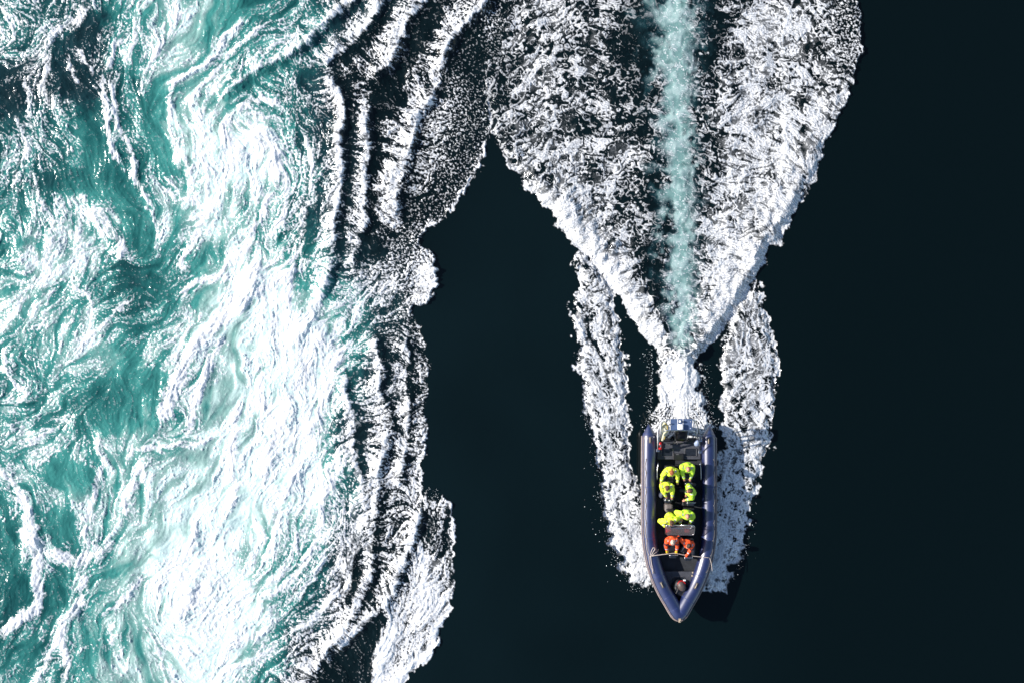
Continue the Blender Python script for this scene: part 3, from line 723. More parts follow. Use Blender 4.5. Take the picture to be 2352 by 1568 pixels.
# ---------------------------------------------------------------- boat
BOX, BOY = 6.58, -7.14          # the boat's place on the water
def image_to_boat(u, v, z=0.6):
    """image pixel (u, v) projected from the camera to height z, as boat coordinates in metres"""
    k = 0.01 * (1 - z / CAM_H)  # metres per image pixel at height z
    return Vector(((u - 2048) * k - BOX, (1365.5 - v) * k - BOY, z))

def new_obj(name, bm, m, parent=None, smooth=True, bevel=0, sub=0):
    me = bpy.data.meshes.new(name)
    bmesh.ops.recalc_face_normals(bm, faces=bm.faces)
    bm.to_mesh(me); bm.free()
    if smooth: me.polygons.foreach_set("use_smooth", [True] * len(me.polygons))
    for x in (m if isinstance(m, (list, tuple)) else [m]): me.materials.append(x)
    o = bpy.data.objects.new(name, me); COL.objects.link(o)
    if parent: o.parent = parent
    if bevel:
        b = o.modifiers.new("bevel", 'BEVEL'); b.width = bevel; b.segments = 3; b.limit_method = 'ANGLE'
    if sub:
        s = o.modifiers.new("sub", 'SUBSURF'); s.levels = sub; s.render_levels = sub
    return o

def add_box(bm, c, s, rot=None):
    M = Matrix.Translation(Vector(c)) @ (rot.to_4x4() if rot else Matrix.Identity(4)) @ Matrix.Diagonal((s[0], s[1], s[2], 1))
    bmesh.ops.create_cube(bm, size=1.0, matrix=M)

def add_ball(bm, c, r, rot=None, seg=16):
    r = (r, r, r) if isinstance(r, (int, float)) else r
    M = Matrix.Translation(Vector(c)) @ (rot.to_4x4() if rot else Matrix.Identity(4)) @ Matrix.Diagonal((r[0], r[1], r[2], 1))
    bmesh.ops.create_uvsphere(bm, u_segments=seg, v_segments=max(6, seg // 2), radius=1.0, matrix=M)

def smooth_path(pts, n=6):
    P = [Vector(p) for p in pts]
    if len(P) < 3: return P
    P = [2 * P[0] - P[1]] + P + [2 * P[-1] - P[-2]]
    out = []
    for i in range(1, len(P) - 2):
        a, b, c, d = P[i - 1:i + 3]
        for k in range(n):
            t = k / n
            out.append(0.5 * (2 * b + (c - a) * t + (2 * a - 5 * b + 4 * c - d) * t * t + (3 * b - a - 3 * c + d) * t ** 3))
    out.append(P[-2]); return out

def add_sweep(bm, path, rad, seg=12, flat=1.0, closed=False, cap=True):
    """tube along a path; rad a number or a list"""
    n = len(path); R = rad if isinstance(rad, (list, tuple)) else [rad] * n
    up = Vector((0, 0, 1)); rings = []
    for i, p in enumerate(path):
        a = path[(i - 1) % n] if (closed or i > 0) else p
        b = path[(i + 1) % n] if (closed or i < n - 1) else p
        t = (b - a).normalized()
        s = t.cross(up)
        if s.length < 0.05: s = t.cross(Vector((0, 1, 0)))
        s.normalize(); w = s.cross(t).normalized()
        rings.append([bm.verts.new(p + (s * math.cos(q) + w * math.sin(q) * flat) * R[i]) for q in [2 * math.pi * k / seg for k in range(seg)]])
    for i in range(n if closed else n - 1):
        A, B = rings[i], rings[(i + 1) % n]
        for k in range(seg):
            bm.faces.new((A[k], A[(k + 1) % seg], B[(k + 1) % seg], B[k]))
    if cap and not closed:
        bm.faces.new(rings[0]); bm.faces.new(rings[-1][::-1])

def rounded_path(pts, r=0.08, n=5):
    """straight runs joined by round corners"""
    P = [Vector(p) for p in pts]; out = [P[0]]
    for i in range(1, len(P) - 1):
        a = (P[i - 1] - P[i]); b = (P[i + 1] - P[i]); ra = min(r, a.length * .45); rb = min(r, b.length * .45)
        A = P[i] + a.normalized() * ra; B = P[i] + b.normalized() * rb
        for k in range(n + 1):
            t = k / n; out.append(A * (1 - t) ** 2 + P[i] * 2 * t * (1 - t) + B * t * t)
    out.append(P[-1]); return out

M_TUBE = mat("navy_coated_fabric", (0.007, 0.016, 0.078), 0.36, spec=1.0, coat=.9, noise=0.12, nscale=3, bump=0.12, bscale=6, rough_var=0.06)
M_SEAM = mat("navy_seam_tape", (0.03, 0.05, 0.16), 0.45)
M_STRAKE = mat("sand_rubber", (0.26, 0.21, 0.19), 0.5, noise=0.2)
M_DARKRUB = mat("grey_rubber", (0.09, 0.085, 0.09), 0.5)
M_DECK = mat("grey_non_slip_deck", (0.022, 0.026, 0.032), 0.75, noise=0.3, nscale=5, bump=0.4, bscale=90)
M_DECK2 = mat("light_grey_deck", (0.055, 0.060, 0.075), 0.65, noise=0.2, nscale=6, bump=0.3, bscale=90)
M_HATCH = mat("dark_hatch", (0.012, 0.016, 0.024), 0.4, noise=0.3, nscale=10)
M_FRAMEG = mat("hatch_frame_grey", (0.11, 0.11, 0.12), 0.45)
M_HULL = mat("hull_grey", (0.16, 0.17, 0.18), 0.35, noise=0.15)
M_BLACK = mat("black_vinyl", (0.012, 0.012, 0.014), 0.38, spec=.6, bump=.15, bscale=25)
M_COWL = mat("black_gloss", (0.004, 0.004, 0.005), 0.35, spec=.35)
M_STEEL = mat("stainless_steel", (0.62, 0.62, 0.64), 0.28, metal=1.0, rough_var=.08)
M_WHITE = mat("white_plastic", (0.80, 0.80, 0.80), 0.35, noise=0.05)
M_PANEL = mat("blue_grey_panel", (0.07, 0.11, 0.21), 0.40, noise=0.12, nscale=4)
M_RED = mat("red_paint", (0.50, 0.012, 0.012), 0.3)
M_YEL = mat("yellow_foam", (0.72, 0.50, 0.10), 0.6, noise=.15)
M_CREAM = mat("cream_fabric", (0.62, 0.60, 0.44), 0.7, noise=.15)
M_ROPE = mat("sand_rope", (0.50, 0.43, 0.38), 0.8, noise=.3, nscale=40, bump=.6, bscale=120)
M_BLUEGREY = mat("pale_blue_vinyl", (0.28, 0.34, 0.48), 0.45)
M_BRASS = mat("beige_webbing", (0.40, 0.33, 0.24), 0.6, noise=.2, nscale=30)
def glass_mat():
    m = bpy.data.materials.new("tinted_acrylic"); m.use_nodes = True; nt = m.node_tree
    p = nt.nodes["Principled BSDF"]; p.inputs["Base Color"].default_value = (0.42, 0.40, 0.42, 1); p.inputs["Roughness"].default_value = 0.06
    t = nt.nodes.new("ShaderNodeBsdfTransparent"); t.inputs[0].default_value = (0.75, 0.72, 0.74, 1)
    x = nt.nodes.new("ShaderNodeMixShader"); x.inputs[0].default_value = 0.22
    nt.links.new(t.outputs[0], x.inputs[1]); nt.links.new(p.outputs[0], x.inputs[2]); nt.links.new(x.outputs[0], nt.nodes["Material Output"].inputs["Surface"])
    return m
M_GLASS = glass_mat()

def build_boat():
    root = bpy.data.objects.new("inflatable_boat", None); COL.objects.link(root)
    root.location = (BOX, BOY, 0)

    root["label"] = "long navy blue inflatable boat with pointed bow speeding through the dark water"

    # --- air tube centre line
    TR = 0.285
    zc = lambda v: 0.62 + 0.30 * max(0, (v - 2130) / 370.0) ** 1.6
    L = [(2597, 1742), (2596, 1850), (2596, 1980), (2596, 2100), (2600, 2165), (2612, 2235), (2631, 2300), (2657, 2358), (2688, 2412), (2705, 2441), (2716, 2452)]
    R = [(2727, 2441), (2744, 2411), (2775, 2357), (2801, 2299), (2820, 2235), (2832, 2165), (2836, 2100), (2836, 1980), (2836, 1850), (2835, 1748)]
    pts = [image_to_boat(u, v, zc(v)) for u, v in L + R]
    path = smooth_path(pts, 7)
    # pointed stern cones
    a, b = path[0], path[-1]
    coneL = [a + Vector((-0.02, 0.46, 0)), a + Vector((-0.015, 0.30, 0)), a + Vector((-.005, 0.10, 0))]
    coneR = [b + Vector((0.01, 0.10, 0)), b + Vector((0.03, 0.30, 0)), b + Vector((0.045, 0.46, 0))]
    full = coneL + path + coneR
    rad = [0.02, 0.115, 0.235] + [TR] * len(path) + [0.235, 0.115, 0.02]
    bm = bmesh.new(); add_sweep(bm, full, rad, 28)
    tube = new_obj("air_tube", bm, M_TUBE, root)
    for idx in (2, 3 + 12, 3 + 26, 3 + 42, 3 + 52, 3 + 60, len(path) - 62, len(path) - 52, len(path) - 40, len(path) - 24, len(path) - 10, len(path) + 3):
        i = max(1, min(len(full) - 2, idx)); p = full[i]; t = (full[i + 1] - full[i - 1]).normalized()
        bm = bmesh.new(); add_sweep(bm, [p - t * 0.012, p + t * 0.012], (rad[i] + 0.003), 28)
        new_obj("seam_band", bm, M_SEAM, tube)
    # rub strakes round the outside
    def offs(path, d, dz):
        out = []
        for i, p in enumerate(path):
            t = (path[min(i + 1, len(path) - 1)] - path[max(i - 1, 0)]); t.z = 0; t.normalize()
            out.append(p + Vector((t.y, -t.x, 0)) * -d * -1 * SGN + Vector((0, 0, dz)))
        return out
    SGN = -1 if (path[1].y < path[0].y) else 1
    # outward is away from the boat's middle line
    def outward(path, d, dz):
        out = []
        for i, p in enumerate(path):
            t = (path[min(i + 1, len(path) - 1)] - path[max(i - 1, 0)]); t.z = 0; t.normalize()
            nrm = Vector((t.y, -t.x, 0))
            ref = p - Vector((0, 1.0, 0)); 
            if nrm.dot(Vector((p.x, min(0, p.y + 2.2), 0))) < 0: nrm = -nrm
            out.append(p + nrm * d + Vector((0, 0, dz)))
        return out
    bm = bmesh.new(); add_sweep(bm, outward(path, TR + 0.004, 0.010), 0.030, 10)
    new_obj("rub_strake", bm, M_STRAKE, root)
    bm = bmesh.new(); add_sweep(bm, outward(path, TR - 0.035, 0.165), 0.016, 8)
    new_obj("upper_strake", bm, M_STRAKE, root)
    # lifelines looping along each tube
    for side in (-1, 1):
        vs = [1828, 1890, 1955, 2025, 2090, 2155, 2215, 2285]
        an = []
        for v in vs:
            c = min(path, key=lambda p: abs(p.y - image_to_boat(2600, v, .7).y) + (0 if p.x * side > 0 else 99))
            an.append(c + Vector((side * 0.14, 0, 0.262)))
        line = []
        for i in range(len(an) - 1):
            for k in range(7):
                t = k / 7; line.append(an[i].lerp(an[i + 1], t) + Vector((side * 0.055 * math.sin(math.pi * t), 0, -0.030 * math.sin(math.pi * t))))
        line.append(an[-1])
        bm = bmesh.new(); add_sweep(bm, line, 0.010, 6); ll = new_obj("lifeline", bm, M_ROPE if side < 0 else M_DARKRUB, root)
        for p in an:
            bm = bmesh.new(); add_ball(bm, p - Vector((0, 0, .006)), (0.028, 0.035, 0.014), seg=10); new_obj("lifeline_patch", bm, M_DARKRUB, ll)
    # grab handles on the tubes
    for u, v, ang in ((2600, 1758, 0), (2834, 1762, 0), (2648, 2338, 27), (2784, 2341, -27)):
        p = image_to_boat(u, v, zc(v) + TR); rot = Matrix.Rotation(math.radians(ang), 3, 'Z')
        bm = bmesh.new(); add_box(bm, p + Vector((0, 0, 0.004)), (0.11, 0.26, 0.012), rot); h = new_obj("grab_handle", bm, M_DARKRUB, root, bevel=.004)
        bm = bmesh.new()
        add_sweep(bm, [p + rot @ Vector((0.0, y, z)) for y, z in ((-.10, .005), (-.07, .035), (0, .045), (.07, .035), (.10, .005))], 0.017, 8)
        new_obj("webbing_loop", bm, M_BRASS, h)

    # --- hull, deck
    secs = []
    for p in [(1771, .90), (1900, 1.10), (2130, 1.10), (2235, .95), (2300, .76), (2358, .50), (2412, .22), (2445, .05)]:
        y = image_to_boat(2716, p[0], .5).y; w = p[1]; zt = zc(p[0]) - .12; zk = -0.18 + max(0, (p[0] - 2200) / 245) ** 2 * .80
        secs.append([Vector((-w, y, zt)), Vector((-w * .92, y, min(zt - .02, zk + .30))), Vector((0, y, zk)), Vector((w * .92, y, min(zt - .02, zk + .30))), Vector((w, y, zt))])
    bm = bmesh.new(); rows = [[bm.verts.new(q) for q in s] for s in secs]
    for i in range(len(rows) - 1):
        for k in range(4): bm.faces.new((rows[i][k], rows[i][k + 1], rows[i + 1][k + 1], rows[i + 1][k]))
    bm.faces.new(rows[0][::-1])
    new_obj("hull", bm, M_HULL, root, smooth=False)
    def slab(name, outline, z, th, m, parent=root, bev=.01):
        bm = bmesh.new(); vs = [bm.verts.new((p[0], p[1], z)) for p in outline]; f = bm.faces.new(vs)
        r = bmesh.ops.extrude_face_region(bm, geom=[f]); bmesh.ops.translate(bm, verts=[e for e in r['geom'] if isinstance(e, bmesh.types.BMVert)], vec=(0, 0, -th))
        return new_obj(name, bm, m, parent, smooth=False, bevel=bev)
    yy = lambda v, z=.35: image_to_boat(2716, v, z).y
    DZ = 0.33
    slab("deck", [(-.92, yy(1775)), (.92, yy(1775)), (1.05, yy(2150)), (.92, yy(2240)), (.80, yy(2284)), (-.80, yy(2284)), (-.92, yy(2240)), (-1.05, yy(2150))], DZ, .05, M_DECK)
    bow = slab("bow_deck", [(-.82, yy(2284, .5)), (.82, yy(2284, .5)), (.60, yy(2340, .5)), (.30, yy(2400, .5)), (.05, yy(2435, .5)), (-.05, yy(2435, .5)), (-.30, yy(2400, .5)), (-.60, yy(2340, .5))], 0.50, .17, M_DECK2)
    hx0, hx1, hy0, hy1 = image_to_boat(2685, 0, .5).x, image_to_boat(2740, 0, .5).x, yy(2347, .5), yy(2305, .5)
    bm = bmesh.new(); add_sweep(bm, rounded_path([(hx0, hy0 - .2, .508), (hx0, hy1, .508), (hx1, hy1, .508), (hx1, hy0 - .2, .508)], .12), 0.010, 6)
    hl = slab("bow_locker_lid", [(hx0, hy0 - .2), (hx1, hy0 - .2), (hx1, hy1), (hx0, hy1)], .506, .02, M_HATCH, root)
    new_obj("lid_trim", bm, M_FRAMEG, hl)
    # stern bench with two hatches, transom and battery box
    bench = slab("stern_bench", [(-.86, yy(1772, .6)), (.86, yy(1772, .6)), (.86, yy(1836, .6)), (-.86, yy(1836, .6))], .58, .28, M_DECK2, root, .02)
    for u0, u1 in ((2646, 2692), (2740, 2786)):
        a = image_to_boat(u0, 1791, .6); b = image_to_boat(u1, 1824, .6)
        h = slab("hatch_lid", [(a.x, a.y), (b.x, a.y), (b.x, b.y), (a.x, b.y)], .598, .02, M_HATCH, bench, .008)
        bm = bmesh.new(); add_sweep(bm, rounded_path([(a.x, (a.y + b.y) / 2, .60), (a.x, a.y, .60), (b.x, a.y, .60), (b.x, b.y, .60), (a.x, b.y, .60), (a.x, (a.y + b.y) / 2, .60)], .05, 4), .011, 6)
        new_obj("hatch_trim", bm, M_FRAMEG, h)
    a = image_to_boat(2694, 1813, .7); b = image_to_boat(2735, 1838, .7)
    bm = bmesh.new(); add_box(bm, ((a.x + b.x) / 2, (a.y + b.y) / 2, .60), (b.x - a.x, a.y - b.y, .16)); bb = new_obj("battery_box", bm, M_BLACK, root, False, .015)
    bm = bmesh.new(); c = image_to_boat(2710, 1816, .7); add_box(bm, (c.x, c.y, .683), (.11, .035, .006)); new_obj("sticker", bm, M_FRAMEG, bb, False)
    for u in (2662, 2770):
        c = image_to_boat(u, 1758, .7); bm = bmesh.new(); add_box(bm, (c.x, c.y, .62), (.36, .15, .22)); new_obj("stern_step", bm, M_BLACK, root, False, .03)
    bm = bmesh.new(); c = image_to_boat(2716, 1768, .6); add_box(bm, (0, c.y, .36), (1.5, .07, .56)); new_obj("transom", bm, M_DECK2, root, False, .02)

    # --- outboard engine
    c = image_to_boat(2716, 1735, 1.1)
    bm = bmesh.new()
    prof = [(0.78, .17, 1.18), (.70, .21, 1.26), (.45, .235, 1.36), (.20, .235, 1.38), (.02, .21, 1.30), (-.04, .17, 1.16)]
    rings = []
    for dy, w, zt in prof:
        y = image_to_boat(2716, 1760, 1.1).y + dy
        ring = [(-w, y, .80), (-w * 1.02, y, 1.0), (-w * .92, y, zt - .08), (-w * .55, y, zt), (w * .55, y, zt), (w * .92, y, zt - .08), (w * 1.02, y, 1.0), (w, y, .80)]
        rings.append([bm.verts.new(q) for q in ring])
    for i in range(len(rings) - 1):
        for k in range(8): bm.faces.new((rings[i][k], rings[i][(k + 1) % 8], rings[i + 1][(k + 1) % 8], rings[i + 1][k]))
    bm.faces.new(rings[0]); bm.faces.new(rings[-1][::-1])
    eng = new_obj("outboard_engine", bm, M_COWL, root, True, 0, 2)
    y0 = image_to_boat(2716, 1760, 1.1).y
    bm = bmesh.new(); add_box(bm, (0, y0 + .35, .45), (.16, .34, .8)); add_box(bm, (0, y0 + .45, .02), (.12, .5, .16)); new_obj("engine_leg", bm, M_BLACK, eng, False, .03)
    bm = bmesh.new(); add_box(bm, (0, y0 - .02, .70), (.30, .22, .34)); new_obj("engine_bracket", bm, M_DARKRUB, eng, False, .02)
    for sx in (-1, 1):
        bm = bmesh.new(); add_sweep(bm, smooth_path([(sx * .235, y0 + .66, 1.05), (sx * .245, y0 + .35, 1.12), (sx * .22, y0 + .02, 1.06)], 5), .010, 6); new_obj("cowl_trim", bm, M_FRAMEG, eng)
    # hoses and cables behind the bench
    random.seed(4)
    for k in range(6):
        x = random.uniform(-.45, .45); ys = yy(1768, .7)
        bm = bmesh.new(); add_sweep(bm, smooth_path([(x * .3, ys + .12, .75), (x * .7, ys - .02, .70), (x, ys - .10, .60), (x * 1.3, ys - .05, .59)], 5), .013, 6); new_obj("cable", bm, M_BLACK if k % 2 else M_FRAMEG, root)

    # --- tubular arch over the stern
    bm = bmesh.new()
    ZA = 2.15
    rear = [image_to_boat(2633, 1742, .92), image_to_boat(2634, 1725, 1.5), image_to_boat(2657, 1676, ZA), image_to_boat(2781, 1676, ZA), image_to_boat(2799, 1728, 1.5), image_to_boat(2803, 1760, .92)]
    front = [image_to_boat(2632, 1800, .85), image_to_boat(2634, 1770, 1.3), image_to_boat(2655, 1719, ZA), image_to_boat(2779, 1720, ZA), image_to_boat(2797, 1765, 1.3), image_to_boat(2800, 1806, .85)]
    for f in (rear, front): add_sweep(bm, rounded_path(f, .22, 6), .024, 10)
    for s in (-1, 1):
        add_sweep(bm, [rear[2 if s < 0 else 3].lerp(rear[1 if s < 0 else 4], .5), front[2 if s < 0 else 3].lerp(front[1 if s < 0 else 4], .5)], .018, 8)
    arch = new_obj("stern_arch", bm, M_STEEL, root)
    a = image_to_boat(2679, 1674, ZA + .02); b = image_to_boat(2768, 1718, ZA + .02); z = ZA + .035
    cuts = [a.x, a.x + (b.x - a.x) * .34, a.x + (b.x - a.x) * .58, b.x]
    bm = bmesh.new(); add_box(bm, ((a.x + b.x) / 2, (a.y + b.y) / 2, z), (b.x - a.x, a.y - b.y, .025)); pl_ = new_obj("arch_panel", bm, M_PANEL, arch, False, .006)
    for x in cuts[:3]:
        bm = bmesh.new(); add_box(bm, (x + .012, (a.y + b.y) / 2, z + .017), (.024, a.y - b.y - .01, .012)); new_obj("panel_strip", bm, M_WHITE, pl_, False, .003)
    for x, y in ((a.x + .07, a.y - .22), (b.x - .06, a.y - .10), (b.x - .06, b.y + .06)):
        bm = bmesh.new(); add_ball(bm, (x, y, z + .016), (.016, .016, .008), seg=8); new_obj("panel_bolt", bm, M_WHITE, pl_)
    c = image_to_boat(2723, 1706, ZA + .15)
    bm = bmesh.new(); add_box(bm, (c.x, c.y, z + .09), (.20, .22, .14)); new_obj("light_housing", bm, M_WHITE, arch, False, .05)
    c = image_to_boat(2721, 1684, ZA + .15)
    bm = bmesh.new(); add_ball(bm, (c.x, c.y, z + .10), (.045, .05, .08), seg=12); add_box(bm, (c.x, c.y, z + .03), (.03, .03, .06)); new_obj("navigation_light", bm, M_WHITE, arch)
    # whip aerials on the left leg
    for (u, v, u2, v2, z1, z2) in ((2632, 1790, 2631, 1717, .9, 2.3), (2642, 1740, 2643, 1688, 1.5, 2.5)):
        bm = bmesh.new(); add_sweep(bm, [image_to_boat(u, v, z1), image_to_boat(u2, v2, z2)], [.034, .024], 10); new_obj("aerial_mast", bm, M_WHITE, arch)
    for p in (rear[0], rear[5], front[0], front[5]):
        bm = bmesh.new(); add_box(bm, (p.x, p.y, p.z - .02), (.12, .12, .05)); new_obj("arch_foot", bm, M_STEEL, arch, False, .01)
    # handrails inside the tubes
    for s, us in ((-1, 2633), (1, 2800)):
        bm = bmesh.new()
        q = [image_to_boat(us, 1846, .60), image_to_boat(us, 1850, .92), image_to_boat(us + s * 4, 1880, .95), image_to_boat(us + s * 4, 1915, .92), image_to_boat(us + s * 4, 1918, .60)]
        add_sweep(bm, rounded_path(q, .08), .016, 8); new_obj("side_handrail", bm, M_STEEL, root)

    # --- console with windscreen
    a = image_to_boat(2664, 2104, 1.0); b = image_to_boat(2772, 2146, 1.0)
    bm = bmesh.new()
    base = [(a.x, a.y), (b.x, a.y), (b.x, b.y), (a.x, b.y)]
    vs0 = [bm.verts.new((x, y, DZ)) for x, y in base]
    vs1 = [bm.verts.new((x * .97 , y + (.06 if i > 1 else -.02), 1.05 if i < 2 else .95)) for i, (x, y) in enumerate(base)]
    bm.faces.new(vs0[::-1]); bm.faces.new(vs1)
    for k in range(4): bm.faces.new((vs0[k], vs0[(k + 1) % 4], vs1[(k + 1) % 4], vs1[k]))
    cons = new_obj("console", bm, M_BLACK, root, False, .04)
    p0 = image_to_boat(2661, 2099, 1.48); p1 = image_to_boat(2779, 2099, 1.48); p2 = image_to_boat(2777, 2139, 1.08); p3 = image_to_boat(2663, 2137, 1.08)
    bm = bmesh.new(); loop = rounded_path([(p0 + p1) / 2, p0, p3, p2, p1, (p0 + p1) / 2], .14, 6)
    add_sweep(bm, loop, .016, 8); wf = new_obj("windscreen_frame", bm, M_STEEL, cons)
    q0 = image_to_boat(2677, 2101, 1.62); q1 = image_to_boat(2768, 2102, 1.62); q2 = image_to_boat(2765, 2112, 1.40); q3 = image_to_boat(2680, 2110, 1.40)
    bm = bmesh.new(); add_sweep(bm, rounded_path([q0, q3, q2, q1], .08, 6), .018, 8); new_obj("grab_rail", bm, M_STEEL, cons)
    bm = bmesh.new(); vs = [bm.verts.new(q) for q in loop[:-1]]; bm.faces.new(vs)
    ws = new_obj("windscreen", bm, M_GLASS, cons, False); sm = ws.modifiers.new("thick", 'SOLIDIFY'); sm.thickness = .006
    c = (a + b) / 2
    bm = bmesh.new(); add_box(bm, (c.x + .18, a.y - .10, 1.05), (.30, .14, .10)); add_box(bm, (c.x - .12, a.y - .10, 1.05), (.20, .12, .08)); new_obj("instrument_pod", bm, M_HATCH, cons, False, .015)
    bm = bmesh.new(); w = image_to_boat(2745, 2100, 1.0); n = 20
    add_sweep(bm, [Vector((w.x + .19 * math.cos(t), w.y + .06 + .10 * math.sin(t), .98 + .15 * math.sin(t))) for t in [2 * math.pi * k / n for k in range(n)]], .014, 6, closed=True)
    new_obj("steering_wheel", bm, M_BLACK, cons)
    for u, v in ((2674, 2120), (2748, 2118)):  # red blocks added for the orange suits' reflection in the windscreen
        c = image_to_boat(u, v, 1.05); bm = bmesh.new(); add_box(bm, (c.x, c.y, 1.07), (.20, .20, .10)); new_obj("red_reflection", bm, M_RED, cons, False, .035)

    # --- straddle seats, one under every passenger
    def seat(u, v, face=(0, -1), back_m=M_BLACK):
        p = image_to_boat(u, v, .9); f = Vector((face[0], face[1], 0)); r = Vector((f.y, -f.x, 0)); rot = Matrix((r, f, Vector((0, 0, 1)))).transposed()
        o = Vector((p.x, p.y, 0))
        W = lambda x, y, z: o + r * x + f * y + Vector((0, 0, z))
        bm = bmesh.new(); add_box(bm, W(0, .08, DZ + .22), (.30, .62, .44), rot); s = new_obj("straddle_seat", bm, M_HATCH, root, False, .04)
        bm = bmesh.new(); add_box(bm, W(0, .08, DZ + .48), (.36, .66, .12), rot); new_obj("cushion", bm, M_BLACK, s, False, .05)
        bm = bmesh.new(); add_box(bm, W(0, -.25, DZ + .68), (.38, .09, .38), rot); new_obj("backrest", bm, back_m, s, False, .04)
        bm = bmesh.new(); add_box(bm, W(0, .50, DZ + .36), (.28, .22, .72), rot); new_obj("front_pod", bm, M_HATCH, s, False, .04)
        bm = bmesh.new(); add_sweep(bm, rounded_path([W(-.17, .48, DZ + .66), W(-.17, .46, DZ + .84), W(.17, .46, DZ + .84), W(.17, .48, DZ + .66)], .07), .016, 8); new_obj("handle_bar", bm, M_STEEL, s)
        return s
    for u, v in ((2677, 1888), (2752, 1882), (2671, 1946), (2760, 1958), (2684, 2062), (2752, 2056), (2690, 2166), (2750, 2176)):
        seat(u, v)
    c = image_to_boat(2678, 2032, .95)
    bm = bmesh.new(); add_box(bm, (c.x, c.y, .62), (.32, .34, .58)); new_obj("equipment_locker", bm, mat("glossy_grey_box", (.16, .14, .13), .22, spec=.7), root, False, .09)
    c = image_to_boat(2746, 2012, .95)
    bm = bmesh.new(); add_box(bm, (c.x, c.y, .60), (.30, .26, .54)); new_obj("equipment_locker", bm, M_BLACK, root, False, .06)
    # bow fitting and small cleats
    c = image_to_boat(2719, 2480, zc(2470) + TR - .02)
    bm = bmesh.new(); add_box(bm, c, (.09, .16, .02)); add_sweep(bm, rounded_path([c + Vector((-.03, -.04, 0)), c + Vector((-.03, -.04, .05)), c + Vector((.03, .04, .05)), c + Vector((.03, .04, 0))], .02), .014, 8)
    new_obj("bow_ring", bm, M_BRASS, root, False, .004)
    for u, v in ((2771, 2288), (2769, 2301), (2748, 2358), (2733, 2390)):
        c = image_to_boat(u, v, .78); bm = bmesh.new(); add_box(bm, c, (.06, .07, .03)); new_obj("cleat", bm, M_BRASS, root, False, .01)
    return root, path, zc, TR

boat_root, tube_path, tube_z, TUBE_R = build_boat()

def world(u, v, z):
    p = image_to_boat(u, v, z); return Vector((p.x + BOX, p.y + BOY, p.z))
def single(name, bm, m, label, cat, **k):
    o = new_obj(name, bm, m, None, **k); tag(o, label, cat); return o
def thing(name, loc, label, cat, group=None):
    o = bpy.data.objects.new(name, None); COL.objects.link(o); o.location = loc; tag(o, label, cat, group); return o
def child(name, bm, m, root, **k):
    o = new_obj(name, bm, m, None, **k); o.parent = root; o.matrix_parent_inverse = Matrix.Translation(-Vector(root.location)); return o

# rope stretched across the bow, with its loop and tails
bm = bmesh.new()
Z = 1.02
pts = [world(2603, 2223, .98), world(2625, 2219, Z), world(2666, 2214, 1.06), world(2690, 2211, 1.05), world(2707, 2212, 1.06), world(2745, 2219, 1.04), world(2790, 2224, .98), world(2839, 2229, .96)]
add_sweep(bm, smooth_path(pts, 5), .015, 8)
add_sweep(bm, smooth_path([world(2603, 2223, .97), world(2604, 2208, 1.0), world(2610, 2193, 1.03), world(2616, 2188, 1.04), world(2620, 2194, 1.02), world(2613, 2205, 1.0), world(2606, 2220, .98)], 6), .015, 8)
add_sweep(bm, smooth_path([world(2606, 2224, .98), world(2618, 2212, 1.0), world(2630, 2203, .90), world(2634, 2196, .80)], 5), .012, 8)
add_sweep(bm, smooth_path([world(2603, 2225, .96), world(2606, 2250, .96), world(2610, 2275, 1.0), world(2612, 2294, 1.02)], 5), .014, 8)
add_sweep(bm, smooth_path([world(2839, 2229, .95), world(2845, 2250, .93), world(2849, 2282, .90)], 5), .012, 8)
add_ball(bm, world(2603, 2224, .98), .035, seg=10)
single("rope", bm, M_ROPE, "sand coloured rope tied across the boat in front of the two people in orange", "rope")

# lifebuoy sling hanging on the arch
t = thing("lifebuoy", world(2655, 1740, 1.6), "cream and yellow horseshoe lifebuoy hanging on the left side of the stern arch", "lifebuoy")
P = [world(2650, 1760, 1.05), world(2656, 1742, 1.3), world(2664, 1722, 1.55), world(2664, 1702, 1.70), world(2656, 1693, 1.75), world(2650, 1706, 1.66), world(2647, 1724, 1.5)]
bm = bmesh.new(); sp = smooth_path(P, 6); add_sweep(bm, sp, [.05 + .03 * math.sin(math.pi * i / (len(sp) - 1)) for i in range(len(sp))], 12, .8); child("cover", bm, M_CREAM, t)
bm = bmesh.new(); add_sweep(bm, [p + Vector((.035, 0, .05)) for p in sp[2:-6]], .022, 8); child("yellow_piping", bm, M_YEL, t)
# fire extinguisher
t = thing("fire_extinguisher", world(2641, 1782, .7), "red fire extinguisher strapped upright by the left foot of the stern arch", "fire extinguisher")
c = world(2641, 1781, 1.0)
bm = bmesh.new(); add_sweep(bm, [c + Vector((0, .14, -.02)), c + Vector((0, .11, -.02)), c + Vector((0, -.11, -.02)), c + Vector((0, -.15, -.02))], [.055, .078, .078, .055], 16); child("cylinder", bm, M_RED, t)
bm = bmesh.new(); add_box(bm, c + Vector((0, 0, .062)), (.03, .10, .006)); child("white_highlight", bm, M_WHITE, t, smooth=False)  # highlight on the red cylinder, put on as a white strip
bm = bmesh.new(); add_box(bm, c + Vector((0, .18, -.02)), (.05, .07, .05)); add_sweep(bm, [c + Vector((-.06, .18, 0)), c + Vector((.05, .19, .02))], .012, 6); child("valve", bm, M_BLACK, t)
